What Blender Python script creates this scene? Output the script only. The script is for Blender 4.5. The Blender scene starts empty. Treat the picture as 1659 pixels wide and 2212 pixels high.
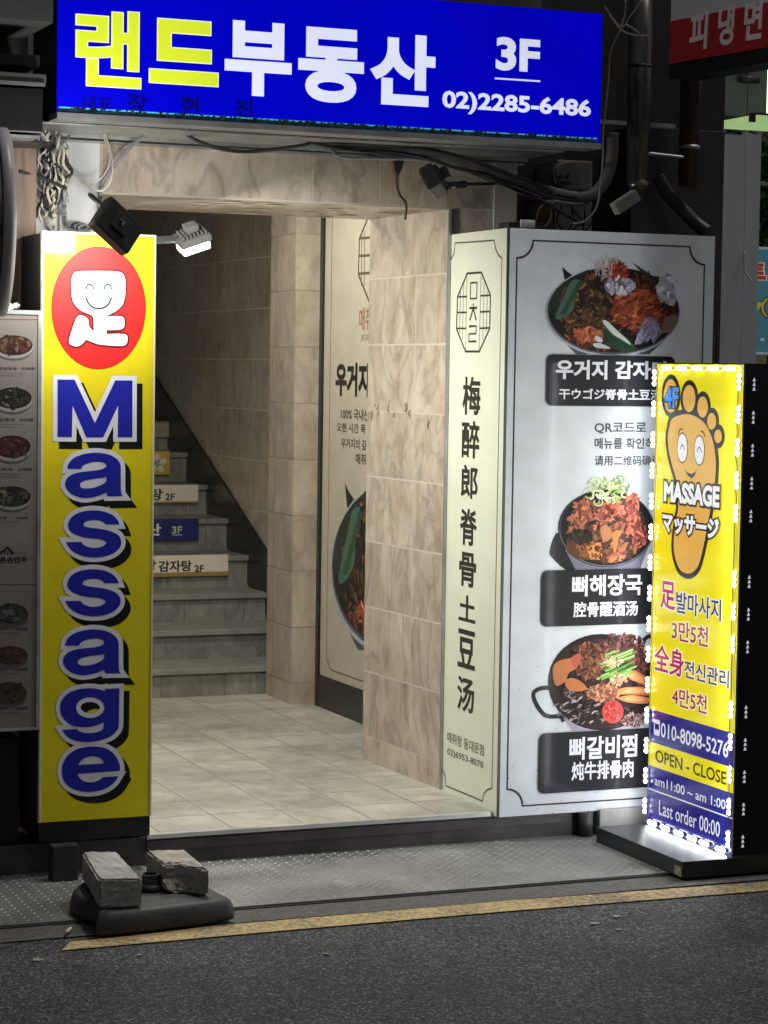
import bpy, bmesh, math, random
from mathutils import Vector, Matrix, geometry
random.seed(7)
sc = bpy.context.scene
C = sc.collection
R_ = math.radians

# ------------------------------------------------------------------ camera
CAM = Vector((0.0, 0.0, 1.55)); FPX = 4920.0; CX, CY = 829.5, 1106.0
yaw, pitch, roll = R_(22.35849421), R_(-3.57854937), R_(-0.85582951)
fw = Vector((math.sin(yaw)*math.cos(pitch), math.cos(yaw)*math.cos(pitch), math.sin(pitch)))
ri0 = Vector((math.cos(yaw), -math.sin(yaw), 0)); dn0 = fw.cross(ri0)
ri = ri0*math.cos(roll) + dn0*math.sin(roll); dn = fw.cross(ri)
cam_d = bpy.data.cameras.new('camera'); cam = bpy.data.objects.new('camera', cam_d); C.objects.link(cam)
cam_d.sensor_fit = 'VERTICAL'; cam_d.sensor_height = 36.0; cam_d.lens = FPX/2212*36.0
cam_d.clip_start = 0.05; cam_d.clip_end = 400
M = Matrix.Identity(4)
for i in range(3):
    M[i][0] = ri[i]; M[i][1] = -dn[i]; M[i][2] = -fw[i]; M[i][3] = CAM[i]
cam.matrix_world = M
sc.camera = cam

# ------------------------------------------------------------------ light and exposure
SUN_EL, SUN_AZ = 66.0, 98.0      # a soft top light: the lamps of the street, high over the road
SUN_E, SKY_E = 1.2, 0.022
w = bpy.data.worlds.new('World'); sc.world = w; w.use_nodes = True
nt = w.node_tree; bg = nt.nodes['Background']
sky = nt.nodes.new('ShaderNodeTexSky'); sky.sky_type = 'NISHITA'; sky.sun_disc = False
sky.sun_elevation = R_(SUN_EL); sky.sun_rotation = R_(SUN_AZ)
hs = nt.nodes.new('ShaderNodeHueSaturation'); hs.inputs['Saturation'].default_value = 0.12
nt.links.new(sky.outputs[0], hs.inputs['Color']); nt.links.new(hs.outputs[0], bg.inputs['Color'])
bg.inputs['Strength'].default_value = SKY_E
sd = bpy.data.lights.new('street_light_glow', 'SUN'); sd.energy = SUN_E; sd.angle = R_(24); sd.color = (1.0, 0.97, 0.93)
so = bpy.data.objects.new('street_light_glow', sd); C.objects.link(so)
az = R_(SUN_AZ); el = R_(SUN_EL)
sdir = Vector((math.sin(az)*math.cos(el), math.cos(az)*math.cos(el), math.sin(el)))
so.rotation_euler = sdir.to_track_quat('Z', 'Y').to_euler(); so.location = (2, 2, 9)
vs = sc.view_settings; vs.view_transform = 'Standard'; vs.look = 'None'; vs.exposure = 0.0; vs.gamma = 1.0; vs.use_curve_mapping = False
sc.cycles.use_denoising = True
sc.cycles.max_bounces = 8

# ------------------------------------------------------------------ helpers
def ray(p):
    return ri*((p[0]-CX)/FPX) + dn*((p[1]-CY)/FPX) + fw
def at(p, X=None, Y=None, Z=None):
    d = ray(p)
    i, v = (0, X) if X is not None else ((1, Y) if Y is not None else (2, Z))
    return CAM + d*((v-CAM[i])/d[i])
def zm(x0, y0, ws, wz=1659):
    k = ws/wz/1.82278
    return lambda x, y: (x0/1.82278+x*k, y0/1.82278+y*k)
def lin(c):
    return tuple(((v/255)/12.92 if v/255 <= .04045 else ((v/255+.055)/1.055)**2.4) for v in c[:3])

def N(nt, t, **kw):
    n = nt.nodes.new(t)
    for k, v in kw.items(): setattr(n, k, v)
    return n
def new_mat(name):
    m = bpy.data.materials.new(name); m.use_nodes = True
    return m, m.node_tree, m.node_tree.nodes['Principled BSDF']
def pbr(name, col, rough=.6, metal=0., var=.25, scale=6., bump=.1, bscale=60., spec=.5, col2=None, stretch=(1, 1, 1), emit=0.):
    m, nt, b = new_mat(name); L = nt.links.new
    tc = N(nt, 'ShaderNodeTexCoord'); mp = N(nt, 'ShaderNodeMapping'); mp.inputs['Scale'].default_value = stretch
    L(tc.outputs['Object'], mp.inputs[0])
    no = N(nt, 'ShaderNodeTexNoise'); no.inputs['Scale'].default_value = scale; no.inputs['Detail'].default_value = 6; no.inputs['Roughness'].default_value = .65
    L(mp.outputs[0], no.inputs['Vector'])
    cr = N(nt, 'ShaderNodeValToRGB'); e = cr.color_ramp.elements
    e[0].position = .3; e[1].position = .72
    c2 = col2 or tuple(min(1, v*(1+var)) for v in col)
    e[0].color = tuple(v*(1-var) for v in col)+(1,); e[1].color = tuple(c2)+(1,)
    L(no.outputs['Fac'], cr.inputs[0]); L(cr.outputs[0], b.inputs['Base Color'])
    b.inputs['Roughness'].default_value = rough; b.inputs['Metallic'].default_value = metal
    b.inputs['Specular IOR Level'].default_value = spec
    if bump:
        n2 = N(nt, 'ShaderNodeTexNoise'); n2.inputs['Scale'].default_value = bscale; n2.inputs['Detail'].default_value = 5
        L(mp.outputs[0], n2.inputs['Vector'])
        bp = N(nt, 'ShaderNodeBump'); bp.inputs['Strength'].default_value = bump; bp.inputs['Distance'].default_value = .004
        L(n2.outputs['Fac'], bp.inputs['Height']); L(bp.outputs[0], b.inputs['Normal'])
        mr = N(nt, 'ShaderNodeMapRange'); mr.inputs['To Min'].default_value = max(.03, rough-.1); mr.inputs['To Max'].default_value = min(1, rough+.12)
        L(no.outputs['Fac'], mr.inputs['Value']); L(mr.outputs[0], b.inputs['Roughness'])
    if emit:
        L(cr.outputs[0], b.inputs['Emission Color']); b.inputs['Emission Strength'].default_value = emit
    return m
def emissive(name, col, strength):
    m, nt, b = new_mat(name)
    b.inputs['Base Color'].default_value = (.8, .8, .8, 1)
    b.inputs['Emission Color'].default_value = tuple(col)+(1,); b.inputs['Emission Strength'].default_value = strength
    return m
def print_mat(name, emit=0., rough=.45, coat=0., grime_backlight=.12, spec=.5, gscale=9, crough=.12):
    m, nt, b = new_mat(name); L = nt.links.new
    a = N(nt, 'ShaderNodeAttribute', attribute_name='Col')
    tc = N(nt, 'ShaderNodeTexCoord'); no = N(nt, 'ShaderNodeTexNoise'); no.inputs['Scale'].default_value = gscale; no.inputs['Detail'].default_value = 7; b.inputs['Specular IOR Level'].default_value = spec
    L(tc.outputs['Object'], no.inputs['Vector'])
    mr = N(nt, 'ShaderNodeMapRange'); mr.inputs['From Min'].default_value = .3; mr.inputs['From Max'].default_value = .7
    mr.inputs['To Min'].default_value = 1-grime_backlight; mr.inputs['To Max'].default_value = 1
    L(no.outputs['Fac'], mr.inputs['Value'])
    mx = N(nt, 'ShaderNodeMix', data_type='RGBA', blend_type='MULTIPLY'); mx.inputs['Factor'].default_value = 1
    L(a.outputs['Color'], mx.inputs[6]); L(mr.outputs[0], mx.inputs[7])
    L(mx.outputs[2], b.inputs['Base Color']); b.inputs['Roughness'].default_value = rough
    b.inputs['Coat Weight'].default_value = coat; b.inputs['Coat Roughness'].default_value = crough
    if emit:
        L(mx.outputs[2], b.inputs['Emission Color']); b.inputs['Emission Strength'].default_value = emit
    return m

def tile_mat(name, c1, c2, grout, ax, off, size=.24, row=None, mortar=.0035, rough=.3, vein=.5, dirt=0.25):
    """ax picks which two object axes make the tile plane; joints are cut by a brick texture without offset."""
    m, nt, b = new_mat(name); L = nt.links.new
    tc = N(nt, 'ShaderNodeTexCoord'); sp = N(nt, 'ShaderNodeSeparateXYZ'); L(tc.outputs['Object'], sp.inputs[0])
    cb = N(nt, 'ShaderNodeCombineXYZ')
    for k in range(2):
        ad = N(nt, 'ShaderNodeMath', operation='SUBTRACT'); ad.inputs[1].default_value = off[k]-(size if k == 0 or not row else row)*40
        L(sp.outputs['XYZ'.index(ax[k])], ad.inputs[0]); L(ad.outputs[0], cb.inputs[k])
    br = N(nt, 'ShaderNodeTexBrick', offset=0.0, squash=1.0)
    br.inputs['Scale'].default_value = 1; br.inputs['Mortar Size'].default_value = mortar; br.inputs['Mortar Smooth'].default_value = .15
    br.inputs['Brick Width'].default_value = size; br.inputs['Row Height'].default_value = row or size; br.inputs['Bias'].default_value = 0
    br.inputs['Color1'].default_value = (0, 0, 0, 1); br.inputs['Color2'].default_value = (1, 1, 1, 1)
    L(cb.outputs[0], br.inputs['Vector'])
    sh = N(nt, 'ShaderNodeVectorMath', operation='MULTIPLY_ADD'); sh.inputs[1].default_value = (3.7, 5.1, 4.3); st_ = N(nt, 'ShaderNodeMapping'); st_.inputs['Scale'].default_value = (1, 1, .5) if 'Z' in ax else (1, .6, 1); st_.inputs['Rotation'].default_value = (.35, .35, 0) if 'Z' in ax else (0, 0, .3)
    L(br.outputs['Color'], sh.inputs[0]); L(tc.outputs['Object'], st_.inputs[0]); L(st_.outputs[0], sh.inputs[2])
    n1 = N(nt, 'ShaderNodeTexNoise'); n1.inputs['Scale'].default_value = 11; n1.inputs['Detail'].default_value = 7; n1.inputs['Roughness'].default_value = .62; n1.inputs['Distortion'].default_value = .9
    L(sh.outputs[0], n1.inputs['Vector'])
    cr = N(nt, 'ShaderNodeValToRGB'); e = cr.color_ramp.elements
    e[0].position = .33; e[0].color = tuple(c2)+(1,); e[1].position = .62; e[1].color = tuple(c1)+(1,)
    L(n1.outputs['Fac'], cr.inputs[0])
    n2 = N(nt, 'ShaderNodeTexNoise'); n2.inputs['Scale'].default_value = 5.5; n2.inputs['Detail'].default_value = 6; n2.inputs['Distortion'].default_value = 1.1
    L(sh.outputs[0], n2.inputs['Vector'])
    v = N(nt, 'ShaderNodeMath', operation='SUBTRACT'); v.inputs[1].default_value = .5; L(n2.outputs['Fac'], v.inputs[0])
    va = N(nt, 'ShaderNodeMath', operation='ABSOLUTE'); L(v.outputs[0], va.inputs[0])
    vm = N(nt, 'ShaderNodeMapRange'); vm.inputs['From Max'].default_value = .05; vm.inputs['To Min'].default_value = 1-vein; vm.inputs['To Max'].default_value = 1
    L(va.outputs[0], vm.inputs['Value'])
    mx = N(nt, 'ShaderNodeMix', data_type='RGBA', blend_type='MULTIPLY'); mx.inputs['Factor'].default_value = 1
    L(cr.outputs[0], mx.inputs[6]); L(vm.outputs[0], mx.inputs[7])
    n3 = N(nt, 'ShaderNodeTexNoise'); n3.inputs['Scale'].default_value = 2.3; n3.inputs['Detail'].default_value = 9; n3.inputs['Roughness'].default_value = .7
    L(tc.outputs['Object'], n3.inputs['Vector'])
    dm = N(nt, 'ShaderNodeMapRange'); dm.inputs['From Min'].default_value = .35; dm.inputs['From Max'].default_value = .65; dm.inputs['To Min'].default_value = 1-dirt; dm.inputs['To Max'].default_value = 1
    L(n3.outputs['Fac'], dm.inputs['Value'])
    m2 = N(nt, 'ShaderNodeMix', data_type='RGBA', blend_type='MULTIPLY'); m2.inputs['Factor'].default_value = 1
    L(mx.outputs[2], m2.inputs[6]); L(dm.outputs[0], m2.inputs[7])
    tv = N(nt, 'ShaderNodeMapRange'); tv.inputs['To Min'].default_value = .9; tv.inputs['To Max'].default_value = 1.04; L(br.outputs['Color'], tv.inputs['Value'])
    m3 = N(nt, 'ShaderNodeMix', data_type='RGBA', blend_type='MULTIPLY'); m3.inputs['Factor'].default_value = 1
    L(m2.outputs[2], m3.inputs[6]); L(tv.outputs[0], m3.inputs[7])
    mg = N(nt, 'ShaderNodeMix', data_type='RGBA'); L(br.outputs['Fac'], mg.inputs['Factor']); L(m3.outputs[2], mg.inputs[6]); mg.inputs[7].default_value = tuple(grout)+(1,)
    L(mg.outputs[2], b.inputs['Base Color'])
    rg = N(nt, 'ShaderNodeMapRange'); rg.inputs['To Min'].default_value = rough; rg.inputs['To Max'].default_value = .85; L(br.outputs['Fac'], rg.inputs['Value']); L(rg.outputs[0], b.inputs['Roughness'])
    iv = N(nt, 'ShaderNodeMath', operation='SUBTRACT'); iv.inputs[0].default_value = 1; L(br.outputs['Fac'], iv.inputs[1])
    bp = N(nt, 'ShaderNodeBump'); bp.inputs['Strength'].default_value = .5; bp.inputs['Distance'].default_value = .002; L(iv.outputs[0], bp.inputs['Height']); L(bp.outputs[0], b.inputs['Normal'])
    return m

# --- objects
def tag(o, label=None, cat=None, group=None, kind=None):
    if label: o['label'] = label
    if cat: o['category'] = cat
    if group: o['group'] = group
    if kind: o['kind'] = kind
    return o
def empty(name, loc, label, cat, group=None):
    o = bpy.data.objects.new(name, None); C.objects.link(o); o.location = loc; o.empty_display_size = .1
    return tag(o, label, cat, group)
def link(name, me, mat, parent=None):
    o = bpy.data.objects.new(name, me); C.objects.link(o)
    for m in (mat if isinstance(mat, (list, tuple)) else [mat]): me.materials.append(m)
    if parent is not None:
        o.parent = parent
        ml = Matrix.LocRotScale(parent.location, parent.rotation_euler, None) if parent.parent is None else None
        if ml is None:
            pw = Matrix.LocRotScale(parent.parent.location, parent.parent.rotation_euler, None) @ parent.matrix_parent_inverse @ Matrix.LocRotScale(parent.location, parent.rotation_euler, None)
            ml = pw
        o.matrix_parent_inverse = ml.inverted()
    return o
class MB:
    def __init__(s): s.bm = bmesh.new()
    def quad(s, a, b, c, d, mi=0):
        f = s.bm.faces.new([s.bm.verts.new(Vector(p)) for p in (a, b, c, d)]); f.material_index = mi; return s
    def poly(s, pts, mi=0):
        f = s.bm.faces.new([s.bm.verts.new(Vector(p)) for p in pts]); f.material_index = mi; return s
    def box(s, x0, x1, y0, y1, z0, z1, mi=0, bev=0., mat=None):
        vs = [Vector((x, y, z)) for x in (x0, x1) for y in (y0, y1) for z in (z0, z1)]
        if mat is not None: vs = [mat @ v for v in vs]
        v = [s.bm.verts.new(p) for p in vs]
        fs = [s.bm.faces.new([v[i] for i in q]) for q in ((0, 1, 3, 2), (4, 6, 7, 5), (0, 4, 5, 1), (2, 3, 7, 6), (0, 2, 6, 4), (1, 5, 7, 3))]
        for f in fs: f.material_index = mi
        if bev:
            es = list({e for f in fs for e in f.edges})
            bmesh.ops.bevel(s.bm, geom=es, offset=bev, segments=2, affect='EDGES', profile=.6)
        return s
    def prism(s, pts, vec, mi=0):
        vec = Vector(vec); a = [s.bm.verts.new(Vector(p)) for p in pts]; b = [s.bm.verts.new(Vector(p)+vec) for p in pts]
        n = len(pts); s.bm.faces.new(a).material_index = mi; s.bm.faces.new(b[::-1]).material_index = mi
        for i in range(n): s.bm.faces.new([a[i], b[i], b[(i+1) % n], a[(i+1) % n]]).material_index = mi
        return s
    def cyl(s, p0, p1, r0, r1=None, n=16, mi=0, cap=True):
        p0, p1 = Vector(p0), Vector(p1); r1 = r0 if r1 is None else r1
        d = (p1-p0).normalized(); a = d.orthogonal().normalized(); b = d.cross(a)
        A = []; B = []
        for i in range(n):
            t = 2*math.pi*i/n; q = a*math.cos(t)+b*math.sin(t)
            A.append(s.bm.verts.new(p0+q*r0)); B.append(s.bm.verts.new(p1+q*r1))
        for i in range(n):
            f = s.bm.faces.new([A[i], A[(i+1) % n], B[(i+1) % n], B[i]]); f.material_index = mi; f.smooth = True
        if cap:
            s.bm.faces.new(A[::-1]).material_index = mi; s.bm.faces.new(B).material_index = mi
        return s
    def tube(s, pts, r, n=7, mi=0, sub=5, rf=None):
        pts = cat_rom([Vector(p) for p in pts], sub); k = len(pts); up = None; rings = []
        for i, p in enumerate(pts):
            d = (pts[min(i+1, k-1)]-pts[max(i-1, 0)])
            if d.length < 1e-9: d = Vector((0, 0, 1))
            d.normalize()
            up = d.orthogonal() if up is None else (up - d*up.dot(d))
            if up.length < 1e-6: up = d.orthogonal()
            up.normalize(); b = d.cross(up); rr = r*(rf(i, k) if rf else 1)
            rings.append([s.bm.verts.new(p+(up*math.cos(2*math.pi*j/n)+b*math.sin(2*math.pi*j/n))*rr) for j in range(n)])
        for i in range(k-1):
            for j in range(n):
                f = s.bm.faces.new([rings[i][j], rings[i][(j+1) % n], rings[i+1][(j+1) % n], rings[i+1][j]]); f.smooth = True; f.material_index = mi
        s.bm.faces.new(rings[0][::-1]).material_index = mi; s.bm.faces.new(rings[-1]).material_index = mi
        return s
    def build(s, name, mat, parent=None):
        bmesh.ops.recalc_face_normals(s.bm, faces=s.bm.faces[:])
        me = bpy.data.meshes.new(name); s.bm.to_mesh(me); s.bm.free()
        return link(name, me, mat, parent)
def cat_rom(P, sub, closed=False, corners=()):
    out = []; n = len(P)
    if n < 3: return list(P)
    m = n if closed else n-1
    for i in range(m):
        p1, p2 = P[i], P[(i+1) % n]
        p0 = P[(i-1) % n] if (closed or i > 0) else p1
        p3 = P[(i+2) % n] if (closed or i+2 < n) else p2
        if i in corners: p0 = p1
        if (i+1) % n in corners: p3 = p2
        for k in range(sub):
            t = k/sub
            out.append((p1*2+(p2-p0)*t+(p0*2-p1*5+p2*4-p3)*t*t+(p1*3-p0-p2*3+p3)*t**3)*.5)
    if not closed: out.append(P[-1])
    return out

# --- flat printed work on a plane: colours live in a colour attribute, layers are fractions of a millimetre apart
class Plane:
    def __init__(s, ax, val, nrm=None, o=None, u=None):
        if ax == 'Y': s.o, s.u, s.n = Vector((0, val, 0)), Vector((1, 0, 0)), Vector((0, -1, 0))
        elif ax == 'X': s.o, s.u, s.n = Vector((val, 0, 0)), Vector((0, -1, 0)), Vector((-1, 0, 0))
        else: s.o, s.u, s.n = o, u, nrm
        s.v = Vector((0, 0, 1))
    def px(s, p):
        d = ray(p); t = (s.o-CAM).dot(s.n)/d.dot(s.n); q = CAM+d*t-s.o
        return Vector((q.dot(s.u), q.dot(s.v)))
    def w(s, q, l=0.): return s.o+s.u*q[0]+s.v*q[1]+s.n*l
def curve_mesh(kind, data, bevel=0., cyclic=True, fill=True, res=3):
    if kind == 'T':
        cu = bpy.data.curves.new('c', 'FONT'); cu.body = data; cu.size = 1; cu.resolution_u = res if len(data) > 3 else 6
        cu.bevel_depth = bevel; cu.bevel_resolution = 1
    else:
        cu = bpy.data.curves.new('c', 'CURVE'); cu.dimensions = '2D'; cu.fill_mode = 'BOTH' if fill else 'NONE'
        if not fill: cu.dimensions = '3D'; cu.fill_mode = 'FULL'
        for lp in data:
            sp = cu.splines.new('POLY'); sp.points.add(len(lp)-1)
            for i, p in enumerate(lp): sp.points[i].co = (p[0], p[1], 0, 1)
            sp.use_cyclic_u = cyclic
        cu.bevel_depth = bevel; cu.bevel_resolution = 1
    o = bpy.data.objects.new('c', cu); C.objects.link(o)
    dg = bpy.context.evaluated_depsgraph_get(); dg.update(); ev = o.evaluated_get(dg); me = ev.to_mesh()
    V = [v.co.copy() for v in me.vertices]; F = [list(p.vertices) for p in me.polygons]
    ev.to_mesh_clear(); bpy.data.objects.remove(o); bpy.data.curves.remove(cu)
    return V, F
LAY = .0005
class Print:
    def __init__(s, pl): s.pl = pl; s.V = []; s.F = []; s.K = []
    def raw(s, V, F, col, layer, zk=0.):
        b = len(s.V); c = lin(col)
        for v in V: s.V.append(s.pl.w((v[0], v[1]), layer*LAY+zk*(v[2] if len(v) > 2 else 0)))
        for f in F: s.F.append([b+i for i in f]); s.K.append(c)
        return s
    def poly(s, pts, col, layer, smooth=0, corners=()):      # pts in photo pixels
        return s.upoly([s.pl.px(p) for p in pts], col, layer, smooth, corners)
    def upoly(s, q, col, layer, smooth=0, corners=()):
        if smooth: q = cat_rom([Vector((p[0], p[1])) for p in q], smooth, True, corners)
        t = geometry.tessellate_polygon([[Vector((p[0], p[1], 0)) for p in q]])
        return s.raw(q, [list(f) for f in t], col, layer)
    def blob(s, q, a, b, rot, col, layer, n=8, jag=.25):      # irregular ellipse, metres
        pts = []
        ph = random.random()*6
        for i in range(n):
            t = 2*math.pi*i/n; k = 1+random.uniform(-jag, jag)
            x, y = a*k*math.cos(t), b*k*math.sin(t)
            pts.append((q[0]+x*math.cos(rot)-y*math.sin(rot), q[1]+x*math.sin(rot)+y*math.cos(rot)))
        return s.raw(pts, [list(range(n))], col, layer)
    def ell(s, c, rx, ry, col, layer, n=40, rot=0.):           # photo pixels
        pts = []
        for i in range(n):
            t = 2*math.pi*i/n; x, y = rx*math.cos(t), ry*math.sin(t)
            pts.append((c[0]+x*math.cos(rot)-y*math.sin(rot), c[1]+x*math.sin(rot)+y*math.cos(rot)))
        q = [s.pl.px(p) for p in pts]
        return s.raw(q, [list(range(n))], col, layer)
    def rect(s, tl, br, col, layer, r=0.):
        a, b = s.pl.px(tl), s.pl.px(br); return s.urect(a, b, col, layer, r)
    def urect(s, a, b, col, layer, r=0.):
        x0, x1 = sorted((a[0], b[0])); z0, z1 = sorted((a[1], b[1]))
        if r == 0: pts = [(x0, z0), (x1, z0), (x1, z1), (x0, z1)]
        else:
            pts = []
            for cx, cz, t0 in ((x1-r, z0+r, -90), (x1-r, z1-r, 0), (x0+r, z1-r, 90), (x0+r, z0+r, 180)):
                for k in range(6):
                    t = R_(t0+k*18); pts.append((cx+r*math.cos(t), cz+r*math.sin(t)))
        return s.raw(pts, [list(range(len(pts)))], col, layer)
    def shape(s, loops, col, layer, dil=0., shift=(0, 0)):     # loops in plane metres
        V, F = curve_mesh('C', loops, dil)
        zk = .00001/max(dil, 1e-6) if dil else 0
        return s.raw([(v[0]+shift[0], v[1]+shift[1], v[2]) for v in V], F, col, layer, zk)
    def stroke(s, pts, wid, col, layer, smooth=0, closed=False):
        q = [s.pl.px(p) for p in pts]; return s.ustroke(q, wid, col, layer, smooth, closed)
    def ustroke(s, q, wid, col, layer, smooth=0, closed=False):
        if smooth: q = cat_rom([Vector((p[0], p[1])) for p in q], smooth, closed)
        V, F = curve_mesh('C', [q], wid/2, cyclic=closed, fill=False)
        return s.raw([tuple(v) for v in V], F, col, layer, .00001/(wid/2))
    def text(s, t, tl, br, col, layer, bold=0., outs=(), shear=0.):
        a, b = s.pl.px(tl), s.pl.px(br); return s.utext(t, a, b, col, layer, bold, outs, shear)
    def utext(s, t, a, b, col, layer, bold=0., outs=(), shear=0.):
        """outs: extra (dilation, colour, layer, shift) copies under the word, dilation in units of the glyph size"""
        for dil, c, l, sh in list(outs)+[(0, col, layer, (0, 0))]:
            V0, F0 = curve_mesh('T', t, bold)
            xs = [v[0] for v in V0]; ys = [v[1] for v in V0]
            x0, x1, y0, y1 = min(xs), max(xs), min(ys), max(ys)
            V, F = (V0, F0) if dil == 0 else curve_mesh('T', t, bold+dil)
            kx = (b[0]-a[0])/(x1-x0); ky = (a[1]-b[1])/(y1-y0)
            tot = bold+dil
            zk = .00001/tot if tot else 0
            s.raw([(a[0]+(v[0]-x0)*kx+sh[0]+shear*(v[1]-y0)*ky, b[1]+(v[1]-y0)*ky+sh[1], v[2]) for v in V], F, c, l, zk)
        return s
    def build(s, name, mat, parent=None):
        me = bpy.data.meshes.new(name); me.from_pydata([tuple(v) for v in s.V], [], s.F)
        ca = me.color_attributes.new('Col', 'FLOAT_COLOR', 'CORNER')
        for p, k in zip(me.polygons, s.K):
            for li in p.loop_indices: ca.data[li].color = (k[0], k[1], k[2], 1)
        return link(name, me, mat, parent)

# ------------------------------------------------------------------ materials
M_steel = pbr('galvanised_steel', (.42, .42, .41), .42, .75, .3, 5, .15, 40)
M_alu = pbr('aluminium_strip', (.7, .7, .68), .35, .8, .15, 8, .08, 60)
M_black = pbr('black_paint', (.012, .012, .013), .32, 0, .3, 5, .05, 80)
M_gloss = pbr('black_gloss_acrylic', (.006, .006, .008), .12, 0, .3, 4, .02, 20)
M_dark = pbr('dark_painted_metal', (.03, .028, .026), .55, 0, .35, 3, .15, 30)
M_brown = pbr('dark_brown_stone', (.055, .045, .042), .4, 0, .4, 7, .25, 45)
M_conc = pbr('grey_concrete', (.3, .29, .27), .85, 0, .3, 4, .35, 50)
M_brick = pbr('cast_concrete', (.33, .325, .30), .9, 0, .32, 14, .9, 55)
M_brick2 = pbr('rough_broken_stone', (.3, .28, .24), .92, 0, .45, 16, 1.0, 40)
M_rubber = pbr('worn_black_rubber', (.024, .024, .026), .6, 0, .35, 9, .4, 70, col2=(.05, .049, .048))
M_paint = pbr('whitewashed_steel', (.55, .56, .55), .55, 0, .25, 7, .2, 30, stretch=(1, 1, .25))
M_wood = pbr('weathered_brown_wood', (.16, .11, .08), .7, 0, .45, 6, .4, 30, stretch=(6, 6, .5))
M_panel = pbr('grey_metal_panel', (.7, .71, .75), .5, 0, .1, 2, .05, 30, stretch=(4, 4, .3))
M_dpan = pbr('dark_grey_panel', (.15, .155, .17), .5, 0, .1, 2, .05, 30)
M_recess = pbr('sooty_recess_wall', (.05, .045, .04), .8, 0, .45, 3, .3, 25)
M_wire_k = pbr('black_cable', (.02, .02, .02), .5, 0, .2, 9, .05, 90)
M_wire_w = pbr('cream_cable', (.6, .56, .47), .5, 0, .15, 9, .05, 90)
M_wire_g = pbr('grey_cable', (.22, .22, .23), .55, 0, .3, 9, .1, 60)
M_duct = pbr('tarnished_duct_steel', (.2, .185, .16), .3, .85, .35, 4, .12, 20, stretch=(3, 3, .5))
M_print = print_mat('printed_vinyl')
M_printc = print_mat('printed_panel_gloss', coat=.16, rough=.6, spec=.2, crough=.07)
M_front = print_mat('panel_with_added_glow', emit=.085, coat=.04, rough=.6, spec=.12, crough=.1, grime_backlight=.16)  # weak emission added to brighten the front of the box sign
M_blue = print_mat('backlit_blue_face', emit=.9, rough=.6, grime_backlight=.22, spec=.08, gscale=2.2)  # noise here is the uneven backlight, put into the face colour
M_stand = print_mat('backlit_stand_face', emit=.42, rough=.25, coat=.5, grime_backlight=.05)
M_back = print_mat('weakly_emissive_panel', emit=.17, rough=.4, grime_backlight=.08)  # the panel's own colour also emits weakly
M_red = print_mat('dim_backlit_red', emit=.10, rough=.4, grime_backlight=.1)
M_menu = print_mat('dim_menu_vinyl', rough=.3, grime_backlight=.15)

BEI1, BEI2 = (.57, .50, .41), (.42, .335, .25)
GR = (.42, .36, .29)
M_tx = tile_mat('beige_marble_tile_front', BEI1, BEI2, (.45, .4, .33), 'XZ', (2.179, 2.34), vein=.28)
M_ty = tile_mat('beige_marble_tile_side', BEI1, BEI2, (.45, .4, .33), 'YZ', (7.372, .2), size=.4, row=.24, vein=.26)
M_tp = tile_mat('beige_marble_tile_pillar', (.50, .44, .35), (.38, .32, .24), (.3, .25, .2), 'XZ', (3.24, .2), vein=.15)
M_tpy = tile_mat('beige_marble_tile_pillar_side', (.48, .42, .34), (.36, .31, .24), (.25, .21, .17), 'YZ', (9.13, .2), vein=.15)
M_ts = tile_mat('brown_stair_tile', (.52, .46, .375), (.41, .36, .29), (.5, .45, .38), 'YZ', (9.6, .15), vein=.2)
M_tbx = tile_mat('brown_stair_tile_back', (.52, .46, .375), (.41, .36, .29), (.5, .45, .38), 'XZ', (3.0, .15), vein=.2)
M_fl = tile_mat('grey_cream_floor_tile', (.55, .535, .45), (.45, .435, .36), (.23, .21, .175), 'XY', (2.50, 6.945), size=.235, mortar=.0035, rough=.36, vein=.14, dirt=.5)
M_st = tile_mat('grey_stone_step', (.27, .265, .23), (.19, .185, .16), (.13, .125, .11), 'XZ', (2.86, 0), size=.29, row=7.0, rough=.5, vein=.25, dirt=.4)
M_stn = pbr('worn_step_nosing', (.21, .205, .18), .5, 0, .2, 12, .2, 50)

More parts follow.
